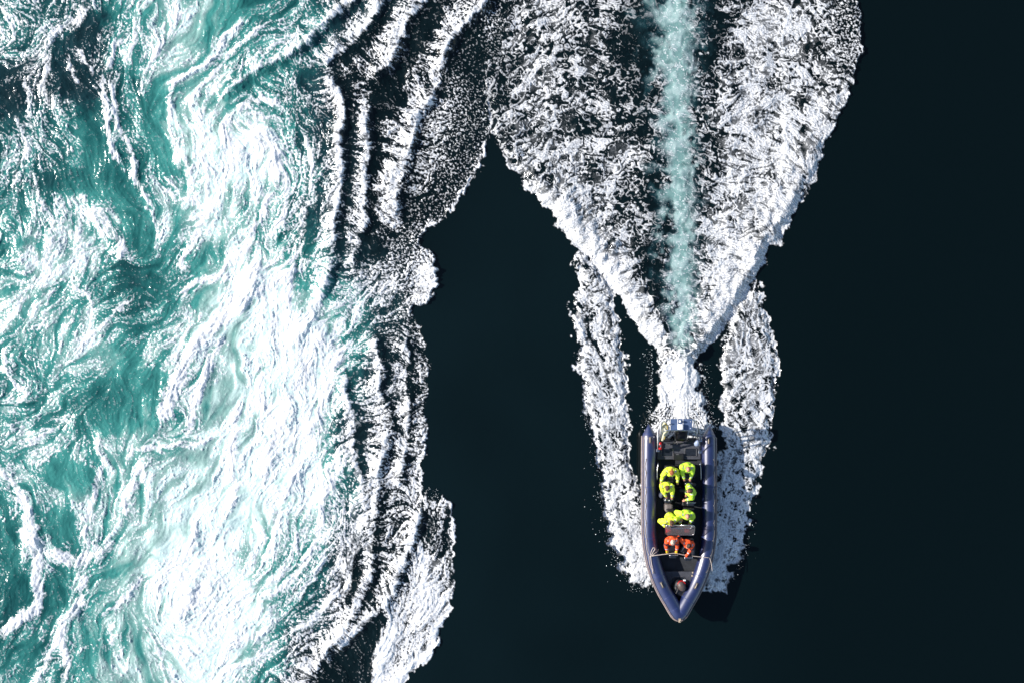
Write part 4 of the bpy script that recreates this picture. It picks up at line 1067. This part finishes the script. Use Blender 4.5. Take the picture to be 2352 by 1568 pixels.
# fender with its line
t = thing("fender", world(2787, 1772, .8), "pale blue grey conical fender tied inside the right side of the stern arch", "fender")
bm = bmesh.new(); a = world(2793, 1760, 1.0); b = world(2784, 1780, .85)
add_sweep(bm, [a, a.lerp(b, .15), a.lerp(b, .7), a.lerp(b, .95), b], [.03, .09, .11, .08, .03], 14); child("body", bm, M_BLUEGREY, t)
bm = bmesh.new(); add_sweep(bm, smooth_path([world(2786, 1758, 1.0), world(2781, 1748, 1.1), world(2790, 1740, 1.3), world(2797, 1748, 1.2), world(2790, 1757, 1.1), world(2785, 1750, 1.2)], 6), .012, 6); child("line", bm, M_DARKRUB, t)
# gear in the bow
t = thing("kit_bag", world(2716, 2365, .52), "black round kit bag lying in the point of the bow", "bag")
bm = bmesh.new(); add_ball(bm, world(2718, 2352, .66), (.30, .36, .20), seg=24)
for v in bm.verts: v.co += Vector((math.sin(v.co.y * 19), math.cos(v.co.x * 23), math.sin(v.co.x * 17 + v.co.y * 13))) * .012
child("bag_body", bm, M_BLACK, t)
bm = bmesh.new(); add_sweep(bm, smooth_path([world(2700, 2345, .84), world(2712, 2352, .90), world(2704, 2370, .88), world(2695, 2360, .80)], 5), .014, 6); child("strap", bm, M_BLACK, t)
t = thing("buoy", world(2726, 2342, .85), "brownish grey ball buoy with a red rim resting on the black bag in the bow", "buoy")
bm = bmesh.new(); add_ball(bm, world(2726, 2342, .93), (.165, .21, .15), Matrix.Rotation(math.radians(25), 3, 'Z'), 20); child("ball", bm, mat("brown_grey_rubber", (.085, .062, .055), .5, noise=.25, nscale=7), t)
bm = bmesh.new()
add_sweep(bm, [world(2726, 2340, .95) + Vector((.155 * math.cos(q), .19 * math.sin(q), .03)) for q in [math.radians(d) for d in range(20, 165, 12)]], .020, 8); child("red_rim", bm, M_RED, t)
bm = bmesh.new(); add_box(bm, world(2738, 2319, .98), (.10, .06, .04)); child("white_tag", bm, M_WHITE, t, smooth=False, bevel=.01)

# droplets thrown out along the edges of the bow wave and the stern
rg = random.Random(5); bm = bmesh.new()
def drops(pts, n, spread, out):
    for k in range(n):
        i = rg.randrange(len(pts) - 1); t = rg.random()
        u = pts[i][0] + (pts[i + 1][0] - pts[i][0]) * t + rg.expovariate(1 / spread) * out; v = pts[i][1] + (pts[i + 1][1] - pts[i][1]) * t + rg.gauss(0, 6)
        x, y = chart_to_world(u, v)
        bmesh.ops.create_icosphere(bm, subdivisions=1, radius=min(.022, .005 + rg.expovariate(1 / .004)), matrix=Matrix.Translation((x, y, rg.uniform(.02, .30))))
drops([(1380, 1130), (1398, 1200), (1412, 1260), (1432, 1300), (1460, 1345)], 150, 10, -1)
drops([(1345, 950), (1365, 1030), (1380, 1120)], 60, 8, -1)
drops([(1734, 1140), (1718, 1220), (1700, 1290), (1665, 1340)], 50, 5, 1)
drops([(1496, 800), (1500, 900), (1490, 985)], 200, 7, -1)
drops([(1606, 830), (1622, 920), (1640, 985)], 120, 6, 1)
drops([(1440, 1350), (1500, 1350)], 30, 4, 1)
drops([(1005, 1120), (1012, 1165)], 60, 10, -1)
sp_ = new_obj("spray_droplets", bm, mat("water_droplet", (.75, .77, .78), .15, spec=.8), None)
tag(sp_, "tiny white droplets thrown out beside the bow waves and the stern", "spray", kind="stuff")
# ---------------------------------------------------------------- people
M_SKIN = mat("skin", (0.52, 0.25, 0.16), 0.5, noise=.10, nscale=20, bump=.1, bscale=60)
M_HIVIS = mat("hi_vis_yellow_fabric", (0.72, 0.86, 0.05), 0.6, noise=.14, nscale=7, bump=.6, bscale=16)
M_HIVISG = mat("hi_vis_lime_fabric", (0.56, 0.86, 0.05), 0.6, noise=.14, nscale=7, bump=.6, bscale=16)
M_ORANGE = mat("orange_survival_fabric", (0.95, 0.095, 0.015), 0.6, noise=.2, nscale=7, bump=.6, bscale=16)
M_NAVYC = mat("dark_navy_fabric", (0.014, 0.018, 0.030), 0.75, noise=.2, nscale=8, bump=.6, bscale=18)
M_GREYC = mat("slate_grey_fabric", (0.050, 0.058, 0.085), 0.75, noise=.2, nscale=8, bump=.6, bscale=18)
M_REFL = mat("reflective_tape", (0.52, 0.54, 0.60), 0.35, metal=.3)
M_GLOVE = mat("yellow_glove", (0.85, 0.52, 0.02), 0.6, noise=.1)
M_EYE = mat("eye", (0.03, 0.02, 0.015), 0.2)
def hair_mat(n, c): return mat(n, c, 0.55, noise=.35, nscale=30, bump=.8, bscale=70)
HAIR = dict(ginger=hair_mat("ginger_hair", (.30, .085, .02)), brown=hair_mat("brown_hair", (.085, .035, .018)), dark=hair_mat("dark_brown_hair", (.045, .020, .012)),
            fair=hair_mat("fair_hair", (.55, .44, .33)), grey=hair_mat("grey_fringe_hair", (.30, .22, .17)))

def capsule(bm, a, b, ra, rb, seg=12):
    a = Vector(a); b = Vector(b); d = b - a; L = d.length
    if L < 1e-5: add_ball(bm, a, ra, seg=seg); return
    add_ball(bm, a, ra, seg=seg); add_ball(bm, b, rb, seg=seg)
    rot = d.to_track_quat('Z', 'Y').to_matrix().to_4x4(); rot.translation = (a + b) / 2
    bmesh.ops.create_cone(bm, cap_ends=True, segments=seg, radius1=ra, radius2=rb, depth=L, matrix=rot)

def remeshed(bm, vox, smooth=2, wrinkle=0.0, seed=0):
    me = bpy.data.meshes.new("tmp"); bm.to_mesh(me); bm.free()
    o = bpy.data.objects.new("tmp", me); COL.objects.link(o)
    r = o.modifiers.new("r", 'REMESH'); r.mode = 'VOXEL'; r.voxel_size = vox
    if smooth:
        s = o.modifiers.new("s", 'SMOOTH'); s.factor = .5; s.iterations = smooth
    dg = bpy.context.evaluated_depsgraph_get(); ev = o.evaluated_get(dg)
    out = bpy.data.meshes.new_from_object(ev)
    bpy.data.objects.remove(o); bpy.data.meshes.remove(me)
    if wrinkle and len(out.vertices):
        n = len(out.vertices); co = np.empty(n * 3, np.float32); no = np.empty(n * 3, np.float32)
        out.vertices.foreach_get("co", co); out.vertex_normals.foreach_get("vector", no)
        co = co.reshape(-1, 3); no = no.reshape(-1, 3); rg = np.random.default_rng(seed); w = np.zeros(n)
        for k in range(7):
            d = rg.standard_normal(3); d /= np.linalg.norm(d); f = rg.uniform(16, 60)
            w += np.abs(np.sin(co @ d * f + rg.uniform(0, 6) + 1.5 * np.sin(co @ rg.standard_normal(3) * 9))) * (30 / f)
        co += no * ((w - w.mean()) * wrinkle)[:, None]
        out.vertices.foreach_set("co", co.ravel())
    out.polygons.foreach_set("use_smooth", [True] * len(out.polygons))
    out.update(); return out

def make_person(label, u, v, face=0.0, lean=0.20, head=None, hands=None, jacket=M_HIVIS, trousers=M_NAVYC, hair='brown', style='short',
                hood=True, patches=True, gloves=None, turn=0.0, extra=(), seed=0, bulk=1.0):
    """u,v: image pixel of the seat; face: heading in degrees from the bow; head, hands: image pixels and height"""
    P0 = world(u, v, .95); P0.z = 0
    a = math.radians(face); F = Vector((math.sin(a), -math.cos(a), 0)); Rr = Vector((F.y, -F.x, 0)); Z = Vector((0, 0, 1))
    root = thing("person", Vector((P0.x, P0.y, .33)), label, "person", "people seated in the inflatable boat")
    W = lambda f, r, z: P0 + F * f + Rr * r + Z * z
    pel = W(0, 0, .93)
    hd = world(head[0], head[1], head[2]) if head else W(lean + .10, 0, 1.64)
    hl = F.copy(); hl.rotate(Matrix.Rotation(math.radians(turn), 3, 'Z')); hr = Vector((hl.y, -hl.x, 0))
    neck = hd - hl * .045 - Z * .135
    chest = pel.lerp(neck, .62) - F * .02 ; sh = neck - Z * .075 - F * .03
    axis = Rr * .92 + hr * .08 if abs(turn) > 1 else Rr
    SH = {1: sh + axis * .185 * bulk, -1: sh - axis * .185 * bulk}
    HD = {}
    for s in (1, -1):
        h = (hands or {}).get(s)
        HD[s] = world(*h) if h else W(.44, .13 * s, 1.16)
    EL = {}
    for s in (1, -1):
        d = HD[s] - SH[s]; L = d.length
        if L > .56: HD[s] = SH[s] + d * (.56 / L); d = HD[s] - SH[s]; L = .56
        h = math.sqrt(max(0.0, .285 ** 2 - (L / 2) ** 2)); dn = d.normalized()
        out = (axis * s * .62 - Z * .62 - F * .25); out = (out - dn * out.dot(dn)).normalized()
        EL[s] = (SH[s] + HD[s]) / 2 + out * h
    HIP = {s: pel + Rr * s * .095 - Z * .02 for s in (1, -1)}
    KN = {s: W(.36, .23 * s, .82) for s in (1, -1)}
    AN = {s: W(.22, .27 * s, .45) for s in (1, -1)}; TO = {s: W(.40, .29 * s, .38) for s in (1, -1)}

    # body: one continuous surface, with face, ears and five fingers on each hand
    bm = bmesh.new()
    hrot = Matrix((hr, hl, Z)).transposed()
    Hh = lambda x, y, z: hd + hr * x + hl * y + Z * z
    add_ball(bm, Hh(0, -.012, .02), (.077, .095, .098), hrot, 20)
    add_ball(bm, Hh(0, .022, -.05), (.058, .066, .068), hrot, 16)
    add_ball(bm, Hh(0, .068, -.098), (.026, .020, .018), hrot, 10)
    capsule(bm, Hh(0, .085, .006), Hh(0, .104, -.034), .009, .014, 8)
    for s in (1, -1):
        add_ball(bm, Hh(.078 * s, -.008, -.016), (.012, .022, .032), hrot, 10)
        add_ball(bm, Hh(.032 * s, .078, .022), (.024, .012, .009), hrot, 8)
        add_ball(bm, Hh(.040 * s, .055, -.030), (.022, .022, .020), hrot, 8)
    add_ball(bm, Hh(0, .080, -.066), (.024, .010, .006), hrot, 8)
    capsule(bm, Hh(0, -.03, -.05), neck - Z * .06, .052, .060)
    capsule(bm, sh, chest, .10, .12); capsule(bm, SH[1], SH[-1], .058, .058); capsule(bm, chest, pel, .115, .13); capsule(bm, HIP[1], HIP[-1], .09, .09)
    for s in (1, -1):
        capsule(bm, SH[s], EL[s], .048, .038); capsule(bm, EL[s], HD[s], .038, .026)
        capsule(bm, HIP[s], KN[s], .080, .055); capsule(bm, KN[s], AN[s], .052, .036); capsule(bm, AN[s], TO[s], .036, .030)
        fd = (HD[s] - EL[s]).normalized(); sd_ = fd.cross(Z); sd_ = sd_.normalized() if sd_.length > .1 else Rr; dn = sd_.cross(fd).normalized()
        if dn.z > 0: dn = -dn
        pc = HD[s] + fd * .045
        add_ball(bm, pc, (.041, .050, .018), Matrix((sd_, fd, dn)).transposed(), 12)
        for k, ln in enumerate((.034, .040, .037, .029)):
            b0 = pc + fd * .040 + sd_ * (k - 1.5) * .0205
            b1 = b0 + fd * ln * .8 + dn * .010; b2 = b1 + fd * ln * .3 + dn * ln * .75; b3 = b2 - fd * ln * .35 + dn * ln * .35
            capsule(bm, b0, b1, .0092, .0086, 8); capsule(bm, b1, b2, .0086, .0078, 8); capsule(bm, b2, b3, .0078, .0068, 8)
        inner = -s * (1 if sd_.dot(Rr) > 0 else -1)
        t0 = pc - fd * .020 + sd_ * inner * .036; t1 = t0 + fd * .026 + sd_ * inner * .024 + dn * .010; t2 = t1 + fd * .026 - sd_ * inner * .004 + dn * .020
        capsule(bm, t0, t1, .0115, .0100, 8); capsule(bm, t1, t2, .0100, .0080, 8)
    me = remeshed(bm, .0065, 2); me.materials.append(M_SKIN); me.name = "body"
    def put(name, me_or_bm, m, vox=.012, wr=0.0, sm=2, parent=root):
        me_ = me_or_bm if isinstance(me_or_bm, bpy.types.Mesh) else remeshed(me_or_bm, vox, sm, wr, seed + len(name))
        if not len(me_.materials):
            for x in (m if isinstance(m, (list, tuple)) else [m]): me_.materials.append(x)
        me_.name = name; o = bpy.data.objects.new(name, me_); COL.objects.link(o)
        o.parent = parent; o.matrix_parent_inverse = Matrix.Translation(-Vector(root.location)); return o
    put("body", me, M_SKIN)
    # jacket
    bm = bmesh.new(); b = bulk
    rt = Matrix((axis, F, Z)).transposed()
    add_ball(bm, sh - Z * .06, (.255 * b, .150 * b, .13), rt, 20); add_ball(bm, chest + F * .05, (.225 * b, .175 * b, .20), rt, 20)
    add_ball(bm, pel.lerp(chest, .35), (.20 * b, .175 * b, .19), rt, 20); capsule(bm, SH[1] - axis * .02, SH[-1] + axis * .02, .088 * b, .088 * b, 16)
    for s in (1, -1):
        capsule(bm, SH[s], EL[s], .100 * b, .088 * b, 14); capsule(bm, EL[s], EL[s].lerp(HD[s], .88), .086 * b, .055 * b, 14)
        add_sweep(bm, [EL[s].lerp(HD[s], .80), EL[s].lerp(HD[s], .92)], .052 * b, 14)
    # collar standing round the neck
    cc = neck - Z * .015
    for k in range(14):
        q = 2 * math.pi * k / 14
        add_ball(bm, cc + axis * math.cos(q) * .088 + F * (math.sin(q) * .085 - .01) + Z * (-.02 - .02 * math.sin(q)), (.026, .026, .040), rt, 8)
    jm = remeshed(bm, .0125, 2, .0075, seed)
    for x in ([jacket, M_REFL, M_NAVYC]): jm.materials.append(x)
    if patches:
        n = len(jm.polygons); c = np.empty(n * 3, np.float32); jm.polygons.foreach_get("center", c); c = c.reshape(-1, 3)
        idx = np.zeros(n, np.int32)
        rel = c - np.array(sh); ax = np.array(axis); fv_ = np.array(F)
        r_ = rel @ ax; f_ = rel @ fv_; z_ = rel[:, 2]
        for s in (1, -1):
            idx[(np.abs(r_ - s * .15) < .035) & (np.abs(f_ - .02) < .045) & (z_ > 0)] = 1
            e = np.array(EL[s]); h = np.array(HD[s]); d = h - e; t = ((c - e) @ d) / (d @ d); dist_ = np.linalg.norm(c - e - t[:, None] * d, axis=1)
            idx[(t > .62) & (t < .76) & (dist_ < .09)] = 1
            if jacket is M_ORANGE:
                e2 = np.array(SH[s]); d2 = e - e2; t2 = ((c - e2) @ d2) / (d2 @ d2); di2 = np.linalg.norm(c - e2 - t2[:, None] * d2, axis=1)
                idx[(t2 > .60) & (t2 < .95) & (di2 < .11)] = 2
        jm.polygons.foreach_set("material_index", idx)
    jk = put("jacket", jm, None)
    if hood:
        bm = bmesh.new(); hc = neck - F * .085 - Z * .015
        for k in range(9):
            q = math.radians(-70 + 140 * k / 8)
            add_ball(bm, hc + axis * math.sin(q) * .115 + F * (1 - math.cos(q)) * .10, (.055, .055, .050), rt, 12)
        add_ball(bm, hc - F * .035 - Z * .03, (.105, .065, .060), rt, 14)
        put("hood", bm, jacket, .011, .003)
    # trousers and boots
    bm = bmesh.new(); add_ball(bm, pel - Z * .02, (.185, .165, .13), rt, 18)
    for s in (1, -1):
        capsule(bm, HIP[s], KN[s], .108, .082, 14); capsule(bm, KN[s], AN[s].lerp(KN[s], .12), .080, .062, 14)
    put("trousers", bm, trousers, .0125, .004)
    for s in (1, -1):
        bm = bmesh.new(); capsule(bm, AN[s] + Z * .06, AN[s] - Z * .03, .055, .050); capsule(bm, AN[s] - Z * .035, TO[s], .050, .042); put("boot", bm, M_BLACK, .011, 0, 2)
    # hair
    bm = bmesh.new()
    if style in ('short', 'pony', 'cap'):
        add_ball(bm, Hh(0, -.026, .034), (.086, .100, .100), hrot, 22); add_ball(bm, Hh(0, -.055, -.02), (.074, .060, .075), hrot, 16)
        for k in range(26):
            rg = random.Random(seed * 50 + k); th_ = rg.uniform(0, 6.28); ph = rg.uniform(.1, 1.3)
            add_ball(bm, Hh(.082 * math.cos(th_) * math.sin(ph), -.03 + .094 * math.sin(th_) * math.sin(ph), .040 + .094 * math.cos(ph)), .017, seg=8)
        if style == 'pony':
            for k, (y, z, r) in enumerate(((-.105, .055, .030), (-.135, .035, .034), (-.160, .0, .032), (-.170, -.045, .024))): add_ball(bm, Hh(.015, y, z), r, seg=10)
    else:   # bald crown with a fringe round the back
        for k in range(15):
            q = math.radians(-200 + 220 * k / 14)
            add_ball(bm, Hh(.078 * math.cos(q), -.012 + .090 * math.sin(q), -.008), (.018, .018, .032), hrot, 8)
    put("hair", bm, HAIR[hair], .0085, .0015, 1)
    for s in (1, -1):
        bm = bmesh.new(); add_ball(bm, Hh(.031 * s, .082, .004), .0105, seg=10); me_ = bpy.data.meshes.new("eye"); bm.to_mesh(me_); bm.free(); put("eye", me_, M_EYE)
    if gloves:
        for s in (1, -1):
            bm = bmesh.new(); fd = (HD[s] - EL[s]).normalized(); capsule(bm, HD[s] - fd * .05, HD[s] + fd * .03, .050, .042)
            sd_ = fd.cross(Z); sd_ = sd_.normalized() if sd_.length > .1 else Rr; dn = -Z
            pc = HD[s] + fd * .045
            add_ball(bm, pc, (.050, .058, .027), Matrix((sd_, fd, dn)).transposed(), 12)
            for k, ln in enumerate((.034, .040, .037, .029)):
                b0 = pc + fd * .040 + sd_ * (k - 1.5) * .0225; b1 = b0 + fd * ln * .9 + dn * .012; b2 = b1 + fd * ln * .2 + dn * ln
                capsule(bm, b0, b1, .0135, .0130, 8); capsule(bm, b1, b2, .0130, .0120, 8)
            capsule(bm, pc + sd_ * .04 * (-s), pc + fd * .03 + sd_ * .066 * (-s) + dn * .02, .016, .013, 8)
            put("glove", bm, gloves, .008, .001)
    if 'sunglasses' in extra:
        bm = bmesh.new()
        for s in (1, -1): add_ball(bm, Hh(.032 * s, .090, .006), (.024, .010, .017), hrot, 10)
        capsule(bm, Hh(-.03, .092, .010), Hh(.03, .092, .010), .005, .005, 6)
        for s in (1, -1): capsule(bm, Hh(.055 * s, .085, .010), Hh(.078 * s, -.01, .006), .004, .004, 6)
        put("sunglasses", bm, M_COWL, .004, 0, 1)
    if 'scarf' in extra:
        bm = bmesh.new()
        for k in range(12):
            q = 2 * math.pi * k / 12; add_ball(bm, neck + axis * math.cos(q) * .075 + F * math.sin(q) * .085 + Z * .02, (.034, .034, .036), rt, 8)
        add_ball(bm, neck + F * .12 - Z * .03, (.06, .05, .06), rt, 10)
        put("scarf", bm, M_NAVYC, .010, .003)
    if 'headband' in extra:
        bm = bmesh.new(); add_sweep(bm, [Hh(.088 * math.cos(q), -.02 + .10 * math.sin(q), .03) for q in [2 * math.pi * k / 20 for k in range(20)]], .010, 6, closed=True)
        put("headband", bm, M_REFL, .006, 0, 1)
    return root

make_person("ginger haired person with a ponytail in a yellow jacket, left of the back row", 2680, 1882, 0, head=(2687, 1891, 1.66),
            hands={1: (2644, 1926, 1.18), -1: (2711, 1928, 1.18)}, hair='ginger', style='pony', trousers=M_NAVYC, seed=1, turn=-8)
make_person("bald person in a lime yellow jacket, right of the back row", 2752, 1866, 0, head=(2753, 1876, 1.66),
            hands={1: (2738, 1925, 1.12), -1: (2760, 1925, 1.12)}, hair='grey', style='bald', jacket=M_HIVISG, seed=2, bulk=1.08, turn=6)
make_person("brown haired person in a yellow jacket and grey trousers holding a small camera", 2671, 1948, 0, head=(2669, 1952, 1.66),
            hands={1: (2668, 1995, 1.12), -1: (2689, 1993, 1.12)}, hair='brown', trousers=M_GREYC, seed=3, extra=('sunglasses',), turn=-8)
make_person("person in lime jacket and dark scarf turned sideways toward the left tube", 2770, 1970, -70, head=(2757, 1963, 1.64),
            hands={-1: (2742, 1999, 1.15), 1: (2745, 1975, 1.10)}, hair='brown', jacket=M_HIVISG, seed=4, extra=('scarf', 'sunglasses'), bulk=.95, turn=-10)
make_person("brown haired person in a yellow jacket bending forward over the windscreen", 2680, 2062, 8, head=(2687, 2091, 1.56),
            hands={1: (2660, 2104, 1.2), -1: (2722, 2092, 1.12)}, hair='brown', trousers=M_GREYC, seed=5, bulk=1.08)
make_person("bald person in a lime yellow jacket seated right behind the windscreen", 2751, 2052, -5, head=(2750, 2065, 1.66),
            hands={1: (2722, 2072, 1.25), -1: (2760, 2090, 1.15)}, hair='grey', style='bald', jacket=M_HIVISG, seed=6, bulk=1.05)
make_person("fair haired person in an orange suit with yellow gloves gripping the bow rope", 2690, 2156, 0, head=(2691, 2169, 1.66),
            hands={1: (2667, 2208, 1.12), -1: (2707, 2208, 1.12)}, hair='fair', jacket=M_ORANGE, gloves=M_GLOVE, seed=7, extra=('headband',), bulk=.93)
make_person("dark haired person in an orange suit leaning toward the right end of the bow rope", 2761, 2172, -14, head=(2753, 2183, 1.62),
            hands={1: (2733, 2170, 1.22), -1: (2748, 2219, 1.08)}, hair='dark', jacket=M_ORANGE, gloves=M_ORANGE, seed=8, turn=-20, bulk=.93)

# camera in the hands of the third passenger
c = world(2678, 1999, 1.22)
t = thing("camera_device", c, "small dark camera held in both hands by the brown haired person in yellow", "camera")
bm = bmesh.new(); add_box(bm, c, (.13, .05, .08)); child("camera_body", bm, M_BLACK, t, smooth=False, bevel=.01)
bm = bmesh.new(); add_sweep(bm, [c + Vector((0, -.02, 0)), c + Vector((0, -.075, 0))], .032, 14); child("camera_lens", bm, M_COWL, t)
bm = bmesh.new(); add_box(bm, c + Vector((-.02, .0, .045)), (.04, .035, .02)); child("viewfinder", bm, M_WHITE, t, smooth=False, bevel=.004)
